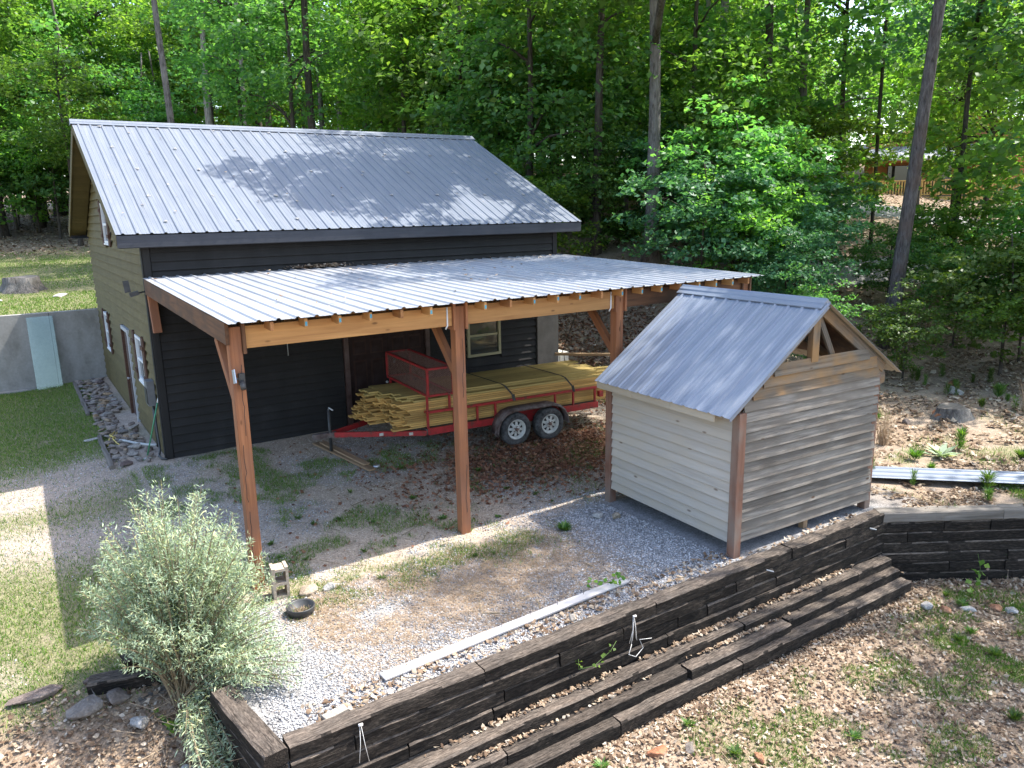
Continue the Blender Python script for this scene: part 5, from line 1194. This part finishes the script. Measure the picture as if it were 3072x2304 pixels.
for i in range(46):
    for _ in range(40):
        ang = rf.uniform(-3, 68); d = rf.uniform(24, 52); x, y = polar(ang, d)
        if ok(x, y, 1.2) and not (x < 15.5 and y < 9): break
    taken.append((x, y)); tree('shrub', i, x, y, rf.uniform(.9, 1.9), rf.uniform(0, 6), rf.choice(['weed', 'lime', 'maple', 'teal']), 'stem', {'behind': 'leafy shrub on the forest floor behind the barn', 'left': 'leafy shrub at the wood edge past the lawn', 'right': 'leafy shrub on the hillside right of the carport'}[zone_of(x, y)], 'forest shrubs '+zone_of(x, y), None, None, None, 'shrub')
# ------------------------------------------------------------------ driveway and the cabin on the hill
o = ribbon('driveway', [(31.8, 20), (32.4, 14), (32.8, 9), (33.0, 6), (33.9, 3), (36, -1), (42, -6)], 3.0, K['road'], .05); tag(o, None, None, None, 'structure')
o = ribbon('driveway', [(17.5, 3.2), (20, 1.4), (23.8, -.2), (28.4, -1.9), (35.5, -3.6)], 2.6, K['road'], .05); tag(o, None, None, None, 'structure')
HO = Vector((38, 9.5, 0)); hu = Vector((.7071, -.7071, 0)); hv = Vector((.7071, .7071, 0))
def H_(a, b, z): return HO+hu*a+hv*b+Vector((0, 0, z))
cab = thing('cabin', H_(3, 4, 4.5), 'orange log cabin with golden deck among the trees at upper right', 'house')
hb = lambda nm, p, q, w, h, m, upv=(0,0,1): board(nm, H_(*p), H_(*q), w, h, K[m], cab, upv, .01)
hb('deck_floor', (-.2, 1.3, 4.95), (8.2, 1.3, 4.95), 2.6, .12, 'deck'); hb('rim_beam', (-.2, .02, 4.84), (8.2, .02, 4.84), .08, .22, 'deck')
hb('hand_rail', (-.2, 0, 5.86), (8.2, 0, 5.86), .13, .06, 'deck'); hb('bottom_rail', (-.2, 0, 5.12), (8.2, 0, 5.12), .05, .07, 'deck')
for k in range(58): hb('baluster', (-.1+k*.142, -.02, 5.08), (-.1+k*.142, -.02, 5.83), .045, .075, 'deck', tuple(hu))
for k in range(5): hb('deck_post', (.1+k*1.9, .05, 3.9), (.1+k*1.9, .05, 5.9), .12, .12, 'deck', tuple(hu))
for k in range(16): hb('log', (-.3, 2.75, 5.1+k*.22), (9, 2.75, 5.1+k*.22), .22, .22, 'log') 
for k in range(15): hb('log', (5.4, 2.2, 5.1+k*.22), (10.5, 2.2, 5.1+k*.22), .22, .22, 'log')
for (a, b) in ((.9, 2.6), (3.2, 4.2)): hb('porch_shade_panel', (a, 2.58, 5.9), (b, 2.58, 5.9), .05, 1.7, 'pane')  # dark panels imitate the shade inside the porch openings
for a in (-.2, 1.6, 3.0, 4.9): hb('porch_post', (a, .9, 5.0), (a, .9, 6.9), .14, .14, 'deck', tuple(hu))
hb('porch_beam', (-.4, .9, 7.0), (5.2, .9, 7.0), .16, .3, 'log')
def hquad(nm, pts, m, t=.08):
    pts = [H_(*p) for p in pts]; nn = (pts[1]-pts[0]).cross(pts[2]-pts[0]).normalized()*t; mb = MB(); n = len(pts); mb.add(pts+[p-nn for p in pts], [tuple(range(n)), tuple(range(2*n-1, n-1, -1))]+[(i, i+n, (i+1) % n+n, (i+1) % n) for i in range(n)]); return mb.build(nm, K[m], cab)
hquad('porch_roof', [(-.9, .2, 7.0), (5.6, .2, 7.0), (5.6, 3.2, 8.0), (-.9, 3.2, 8.0)], 'croof'); hquad('gable_wall', [(-.3, 2.9, 7.6), (9.5, 2.9, 7.6), (4.6, 2.9, 9.7)], 'log')
hquad('main_roof', [(-1.1, 2.3, 7.3), (4.6, 2.3, 9.9), (4.6, 9, 9.9), (-1.1, 9, 7.3)], 'croof'); hquad('main_roof', [(4.6, 2.3, 9.9), (10.4, 2.3, 7.3), (10.4, 9, 7.3), (4.6, 9, 9.9)], 'croof'); hb('rake_board', (-1.15, 2.25, 7.2), (4.6, 2.25, 9.8), .06, .3, 'deck')
o = tag(MB().bar(H_(6.2, 1.4, 6.9), H_(7.6, 1.2, 7.1), .9, .12).build('parasol', K['pink']), 'pink canopy on the cabin deck', 'canopy')
hq = MB(); hq.bar(H_(.6, -1.4, 4.4), H_(.1, .1, 4.9), 1.0, .08, (0,0,1)); o = tag(hq.build('ramp', K['deck']), 'pale wooden ramp leaning on the deck edge', 'ramp')
# ------------------------------------------------------------------ scattered ground cover
def free(x, y, pad=0.):
    m = ~((x > -.02-pad) & (x < 9.2+pad) & (y > -.06-pad) & (y < 9.6))
    m &= ~((x > 5.5) & (x < 8.5) & (y > -8.85) & (y < -6.05))
    m &= ~((x > -.95) & (x < 8.5) & (y < -8.98) & (y > -9.68) & (x > -.7))
    m &= ~((y > 9.35) & (y < 9.68) & (x < 0))
    return m
def sample(n, x0, x1, y0, y1, key=None, power=1., rn=RNG):
    x = rn.uniform(x0, x1, n); y = rn.uniform(y0, y1, n); k = free(x, y)
    if key: k &= rn.random(n) < np.clip(np.asarray(zones(x, y)[key]), 0, 1)**power
    x, y = x[k], y[k]; return x, y, ground_z(x, y)
def rotm(n, tilt, rn=RNG):
    yaw = rn.uniform(0, 2*np.pi, n); N_ = unit(np.stack([rn.normal(0, tilt, n), rn.normal(0, tilt, n), np.ones(n)], -1))
    D = np.stack([np.cos(yaw), np.sin(yaw), np.zeros(n)], -1); D = unit(D-N_*(D*N_).sum(-1, keepdims=True)); return D, N_
def stuff(name, V, F, mat, label):
    o = put(bpy.data.objects.new(name, mesh_np(name, V, F, mat))); return tag(o, label, None, None, 'stuff')
def pebbles(P, size, rn=RNG):
    n = len(P); D, N_ = rotm(n, .35); S = np.cross(N_, D); s = size[:,None]; j = lambda: rn.uniform(.75, 1.25, (n, 1))
    a = P+D*s*.5*j(); b = P-D*s*.5*j(); c = P+S*s*.38*j(); d = P-S*s*.38*j(); e = P+N_*s*.3*j(); f = P-N_*s*.3
    V = np.stack([a, c, b, d, e, f], 1).reshape(-1, 3); base = (np.arange(n)*6)[:,None, None]
    T = np.array([[0,1,4],[1,2,4],[2,3,4],[3,0,4],[1,0,5],[2,1,5],[3,2,5],[0,3,5]])[None]; return V, (base+T).reshape(-1, 3)
def litter(x, y, z, size, tilt=.45, lift=.012, rn=RNG):
    n = len(x); D, N_ = rotm(n, tilt); C = np.stack([x, y, z+lift+rn.uniform(0, .015, n)], -1); L = size*rn.uniform(.35, 1.5, n)
    S = np.cross(D, N_); Wd = L*rn.uniform(.5, .8, n); L = L[:,None]; Wd = Wd[:,None]; cu = (rn.uniform(-.1, .5, n))[:,None]*L
    V = np.stack([C-D*L*.5+N_*cu*.6, C-D*L*.1+S*Wd*.5+N_*cu*.5, C+D*L*.2+S*Wd*.35+N_*cu*.2, C+D*L*.5+N_*cu, C+D*L*.15-S*Wd*.4+N_*cu*.3, C-D*L*.1-S*Wd*.5+N_*cu*.6], 1).reshape(-1, 3)
    b = (np.arange(n)*6)[:,None,None]; T = np.array([[0,1,2,3],[0,3,4,5]])[None]; return V, (b+T).reshape(-1, 4)
def blades(x, y, z, h, w, lean=.5, rn=RNG):
    n = len(x); yaw = rn.uniform(0, 2*np.pi, n); H_b = h*rn.uniform(.5, 1.3, n); le = rn.uniform(0, lean, n)*H_b; a2 = rn.uniform(0, 2*np.pi, n)
    C = np.stack([x, y, z-.004], -1); S = np.stack([np.cos(yaw), np.sin(yaw), 0*yaw], -1)*(w*rn.uniform(.7, 1.3, n))[:,None]*.5
    T = C+np.stack([np.cos(a2)*le, np.sin(a2)*le, H_b], -1); V = np.stack([C-S, C+S, T], 1).reshape(-1, 3); return V, np.arange(len(V)).reshape(-1, 3)
def cat2(*vf):
    V = []; F = []; o = 0
    for v, f in vf: V.append(v); F.append(f+o); o += len(v)
    return np.concatenate(V), np.concatenate(F)
# gravel
g1 = sample(62000, -.6, 6, -9.02, -5.6, 'gravel', 1.1); g2 = sample(34000, -.6, 9.4, -5.8, -.1, 'gravel', 1.2); g3 = sample(30000, -6, -.7, -7.2, 3.5, 'gravel', 1.)
f1 = sample(40000, -.6, 9.3, -6.0, -.1, 'floor', 1.4); f2 = sample(22000, -7, -.7, -6.5, 3.5, 'floor', 1.4); FP = np.concatenate([np.stack(f1, -1), np.stack(f2, -1)])+np.array([0, 0, .003]); V, F = pebbles(FP, RNG.uniform(.012, .032, len(FP))); stuff('floor_stones', V, F, K['fgravel'], 'fine tan crushed stone on the carport floor and drive')
P = np.concatenate([np.stack(q, -1) for q in (g1, g2, g3)]); V, F = pebbles(P+np.array([0, 0, .004]), np.concatenate([RNG.uniform(.016, .042, len(g1[0])), RNG.uniform(.014, .034, len(g2[0])), RNG.uniform(.014, .034, len(g3[0]))]))
stuff('gravel', V, F, K['gravel'], 'grey and white gravel covering the yard')
# straw on the gravel
s1 = sample(42000, 0, 5, -8.6, -5.8, 'straw', 1.3); n = len(s1[0]); D, N_ = rotm(n, .2); C = np.stack(s1, -1)+np.array([0, 0, .014]); L = RNG.uniform(.04, .14, n); S = np.cross(D, N_)*.0022
V = np.stack([C-D*L[:,None]/2-S, C-D*L[:,None]/2+S, C+D*L[:,None]/2+S+N_*.012, C+D*L[:,None]/2-S+N_*.012], 1).reshape(-1, 3); stuff('dry_straw', V, np.arange(len(V)).reshape(-1, 4), K['straw'], 'dry straw strewn over the sunny gravel')
# dead leaves
q1 = sample(64000, -.4, 13.5, -14.2, -9.2, 'leaf'); q2 = sample(30000, 9, 20, -10.5, 4, 'leaf'); q3 = sample(46000, 9.4, 40, -9, 32, 'leaf'); q4 = sample(1700, -.3, 8, -9.1, -8.5); q9 = sample(16000, -14, 10, 25, 55, 'leaf'); q5 = sample(9000, -4, -.7, -9.5, -6.5, 'leaf')
V, F = cat2(litter(*q1, .05), litter(*q2, .075), litter(*q3, .13, .3), litter(*q4, .06), litter(*q5, .05), litter(*q9, .17, .3)); stuff('leaf_litter', V, F, K['leaflit'], 'tan dead leaves covering the lower ground and hillside')
q6 = sample(34000, 2.5, 9.4, -6, -.2, 'leaf'); q7 = sample(900, .5, 9.3, -5.8, -.2); q8 = sample(16000, 9.25, 14, -4, 9); V, F = cat2(litter(*q6, .07), litter(*q7, .06), litter(*q8, .085)); stuff('dead_leaves', V, F, K['leafred'], 'red-brown dead leaves drifted under the trailer and beside the barn')
# leaves on steps of the timber wall and on the roofs
x = np.concatenate([RNG.normal(2.0, .5, 200), RNG.normal(4.8, .5, 400), RNG.normal(6.6, .4, 300)]); V1 = litter(x, -9.24-RNG.uniform(0, .06, 900), np.full(900, -.478), .05); x = np.concatenate([RNG.normal(1.4, .4, 250), RNG.normal(2.9, .25, 100), RNG.normal(5.0, .35, 350)]); V2 = litter(x, -9.40-RNG.uniform(0, .06, 700), np.full(700, -.61), .05)
V, F = cat2(V1, V2); xt = RNG.uniform(-.5, 8.2, 5200); yt = -9.76-np.abs(RNG.normal(0, .12, 5200)); V, F = cat2((V, F), litter(xt, yt, ground_z(xt, yt), .055)); stuff('step_leaves', V, F, K['leaflit'], 'dead leaves lodged along the timber steps')
x = RNG.uniform(0, 9.1, 170); y = -6*RNG.random(170)**1.6; zc = CZR+cs*y+.012; V1 = litter(x, y, zc, .06, .15); x = RNG.normal(3.2, .28, 260); y = -.06-np.abs(RNG.normal(0, .06, 260)); V2 = litter(x, y, CZR+cs*y+.015+RNG.uniform(0, .04, 260), .06)
x = RNG.uniform(-.3, 9.5, 45); y = RNG.uniform(-.2, 4.6, 45); V3 = litter(x, y, EZ+SL*(y+EY)+.01, .06, .1); V, F = cat2(V1, V2, V3); stuff('roof_leaves', V, F, K['leaflit'], 'a few dead leaves lying on the metal roofs')
# grass
a1 = sample(230000, -8, -.6, -7.2, 9.3, 'grass', .8); a2 = sample(170000, -.5, 9, -7.4, -.2, 'grass', 1.2); a3 = sample(190000, -.2, 12, -14, -9.6, 'grass', 1.1); a4 = sample(60000, 9.3, 17, -11, 2, 'grass', 1.3); a5 = sample(150000, -14, 9, 9.7, 31, 'grass')
V, F = cat2(blades(*a1, .05, .011, 1.1), blades(*a2, .06, .010, 1.1), blades(*a3, .07, .011, 1.), blades(*a4, .11, .011, .7), blades(*a5, .06, .022, .9)); stuff('grass', V, F, K['grass'], 'patchy green grass growing in the yard and lawn')
mb = MB()
for k in range(420):
    if k < 200: x, y = rf.uniform(0, 12), rf.uniform(-13.5, -9.9)
    elif k < 330: x, y = rf.uniform(9.4, 24), rf.uniform(-9.5, 6)
    else: x, y = rf.uniform(0, 5), rf.uniform(-8.8, -1)
    if y > -9.9 and bool(lower_mask(np.array([x]), np.array([y]))[0]): continue
    a = rf.uniform(0, 6.28); L = rf.uniform(.06, .35)*(1.8 if x > 9 else 1); p = Vector((x, y, gz(x, y)+.02)); q = Vector((x+L*math.cos(a), y+L*math.sin(a), 0)); q.z = gz(q.x, q.y)+rf.uniform(.01, .05); mb.bar(p, q, rf.uniform(.004, .012), .006)
o = mb.build('twigs', K['stem']); tag(o, 'fallen twigs scattered over the ground', None, None, 'stuff')
# ------------------------------------------------------------------ small plants
def plant(name, x, y, label, cat, n, L, Wd, mat, up=.5, h=.0, group=None, z=None):
    """rosette or clump of lance leaves"""
    rn = RNG; a = rn.uniform(0, 2*np.pi, n); el = rn.uniform(up*.4, up*1.4, n); D = unit(np.stack([np.cos(a), np.sin(a), el], -1)); Ls = L*rn.uniform(.6, 1.2, n)
    C = D*(Ls*.55)[:,None]+np.stack([0*a, 0*a, h*rn.random(n)], -1)+rn.normal(0, L*.12, (n, 3))*np.array([1, 1, .1]); N_ = unit(np.cross(np.cross(D, np.array([0, 0, 1.])), D)); N_ = np.where(N_[:,2:] < 0, -N_, N_)
    V, F = leaf_quads(C, D, N_, Ls, Ls*Wd); o = put(bpy.data.objects.new(name, mesh_np(name, V, F, mat)), Matrix.Translation((x, y, gz(x, y) if z is None else z))); return tag(o, label, cat, group)
plant('mullein', 11.72, -8.26, 'pale green rosette plant in the weeds beyond metal sheet', 'plant', 26, .34, .32, K['bushleaf'], .5)
plant('weed_clump', 4.35, -6.6, 'round green weed clump between post and shed', 'weed', 120, .14, .2, K['weed'], 1.0)
for i in range(46):
    for _ in range(30):
        x, y = rf.uniform(9.4, 17.5), rf.uniform(-10.2, -2.5)
        if bool(free(np.array([x]), np.array([y]))[0]) and not bool(lower_mask(np.array([x]), np.array([y]))[0]): break
    plant('weed', x, y, 'leafy green weed in the rough ground right of the shed', 'weed', rf.randrange(90, 200), rf.uniform(.08, .2), .09, K['weed'], rf.uniform(.9, 3.0), rf.uniform(.05, .35), 'weeds right of the shed')
for i in range(30):
    x, y = rf.uniform(2.2, 11.5), rf.uniform(-13, -9.9)
    plant('weed', x, y, 'small green weed in the leaf litter below timber wall', 'weed', rf.randrange(40, 90), rf.uniform(.06, .13), .13, K['weed'], rf.uniform(.5, 1.5), .03, 'weeds in the lower leaf litter')
for i in range(26):
    x, y = rf.uniform(-.4, 5.2), rf.uniform(-6.9, -2.5)
    plant('weed', x, y, 'low green weed growing in the carport gravel', 'weed', rf.randrange(20, 50), rf.uniform(.05, .10), .25, K['weed'], rf.uniform(.4, 1.2), .02, 'weeds in the carport gravel')
for i, (x, y, lb) in enumerate(((15.3, -8.1, 'tall straw-coloured grass clump at far right'), (10.6, -6.6, 'tall dry grass clump beside the shed wall'), (11.6, -7.2, 'wispy dry grass clump behind the metal sheet'))):
    n = 90; a = RNG.uniform(0, 6.28, n); r_ = RNG.random(n)*.12; V, F = blades(r_*np.cos(a), r_*np.sin(a), np.zeros(n), .75, .012, .45); o = put(bpy.data.objects.new('dry_grass', mesh_np('dry_grass', V, F, K['straw'])), Matrix.Translation((x, y, gz(x, y)))); tag(o, lb, 'grass clump')
def vine(pts, n, L, label, mat=None):
    t = thing('vine', pts[0], label, 'vine'); mb = MB(); mb.tube(pts, .004, 5); mb.build('stem', K['weed'], t)
    k = RNG.integers(0, len(pts)-1, n); f = RNG.random(n)[:,None]; A = np.array(pts, float); C = A[k]*(1-f)+A[k+1]*f+RNG.normal(0, L*.45, (n, 3)); N_ = unit(RNG.normal(0, .5, (n, 3))+np.array([0, -.3, 1])); D = unit(np.cross(N_, RNG.normal(size=(n, 3))))
    V, F = leaf_quads(C, D, N_, np.full(n, L)*RNG.uniform(.6, 1.2, n), np.full(n, L*.8)); put(bpy.data.objects.new('leaves', mesh_np('leaves', V, F, K['vine'])), None, t)
vine([(2.55, -9.23, -.15), (2.5, -9.30, -.22), (2.7, -9.32, -.24), (2.95, -9.3, -.16), (3.05, -9.28, -.08)], 14, .05, 'light green vine sprig hanging on the timber wall')
vine([(3.9, -8.35, .1), (3.75, -8.5, .17), (3.7, -8.62, .13), (3.5, -8.45, .17), (3.4, -8.3, .12)], 24, .07, 'green vine growing over the end of the white board')
vine([(9.05, -10.2, -.95), (9.1, -10.3, -.6), (9.05, -10.25, -.3)], 12, .12, 'tall green weed against the right timber wall')
vine([(-1.5, -7.2, -.3), (-1.3, -7.5, -.42), (-1.1, -7.4, -.35), (-.95, -7.7, -.45), (-1.2, -8.2, -.6), (-1.0, -8.6, -.7)], 110, .09, 'green creeper spreading beneath the bush')
# ------------------------------------------------------------------ silvery bush at lower left
bb = thing('bush', (-1.15, -7.25, gz(-1.15, -7.25)), 'big silvery green bush in front of the first carport post', 'bush')
rb = random.Random(5); st = MB(); LC = []; LD = []; LL = []
b0 = Vector((-1.12, -7.22, gz(-1.12, -7.22)))
for i in range(290):
    # stem tips fill a leaning, ragged dome
    a = rb.uniform(0, 6.28); r = math.sqrt(rb.random())*rb.choice((.85, 1., 1., 1.12)); tip = Vector((-1.02+r*1.0*math.cos(a), -6.95+r*.95*math.sin(a), .25+1.45*math.sqrt(max(0.05, 1-r*r*.95))*rb.uniform(.5, 1.25)))
    if i < 62: tip = Vector((rb.uniform(-.85, -.12), rb.uniform(-8.4, -7.0), rb.uniform(.05, .55)))
    elif i < 84: tip = Vector((rb.uniform(-1.4, -.7), rb.uniform(-8.9, -7.8), rb.uniform(-.6, -.1)))
    p1 = b0.lerp(tip, .45)+Vector((rb.uniform(-.08, .08), rb.uniform(-.08, .08), .22+.1*(tip.z-b0.z))); p0 = b0+Vector((rb.uniform(-.12, .12), rb.uniform(-.1, .1), -.05))
    path = []
    for k in range(9):
        t = k/8; path.append(p0*(1-t)**2+p1*2*t*(1-t)+tip*t*t)
    st.tube(path, [.012-.0011*k for k in range(9)], 4, cap=False)
    tw = 82 if i >= 84 else 60
    for k in range(tw):
        t = .28+.72*(k/tw)**.85; f = t*8; j = min(7, int(f)); p = path[j].lerp(path[j+1], f-j); ax = (path[j+1]-path[j]).normalized()
        # short side twigs carry leaf pairs
        side = ax.orthogonal().normalized(); side.rotate(Matrix.Rotation(rb.uniform(0, 6.28), 3, ax)); ln = rb.uniform(.0, .13)*(1.15-t*.6)
        q = p+side*ln+Vector((0, 0, ln*.35))
        for s in (-1, 1):
            d = (ax*.55+side.cross(ax)*s*rb.uniform(.5, 1.1)+side*.3+Vector((0, 0, rb.uniform(-.25, .35)))).normalized(); LC.append(q+d*.03); LD.append(d); LL.append(rb.uniform(.03, .078))
st.build('stems', K['stem'], bb)
LC = np.array([tuple(v) for v in LC]); LD = np.array([tuple(v) for v in LD]); LL = np.array(LL); N_ = unit(np.cross(np.cross(LD, unit(np.array([0, 0, 1.])+RNG.normal(0, .35, LD.shape))), LD))
V, F = leaf_quads(LC, LD, N_, LL, LL*.2); put(bpy.data.objects.new('foliage', mesh_np('foliage', V, F, K['bushleaf'])), None, bb)
# dry stems under the bush
mb = MB()
for k in range(150):
    p = Vector((rb.uniform(-1.6, -.8), rb.uniform(-9.0, -7.2), 0)); p.z = gz(p.x, p.y)+.02; q = p+Vector((rb.uniform(-.3, .3), rb.uniform(-.35, .2), rb.uniform(0, .16))); mb.bar(p, q, .006, .005)
o = mb.build('dry_stems', K['straw']); tag(o, 'tangle of dry stems on the bank below the bush', None, None, 'stuff')
# ------------------------------------------------------------------ look-alikes: say which one, by its place
by = {}
for o in bpy.data.objects:
    if o.parent is None and o.get('label') and o.get('category'): by.setdefault(o['label'], []).append(o)
for lb, L in by.items():
    if len(L) < 2: continue
    bed = 'rock bed' in lb
    L.sort(key=(lambda o: WM[o.name].translation.y) if bed else (lambda o: math.atan2(WM[o.name].translation.x-CAMP.x, WM[o.name].translation.y-CAMP.y)))
    for i, o in enumerate(L): o['label'] = lb+', '+nth(i+1)+(' from the near end' if bed else ' from the left')
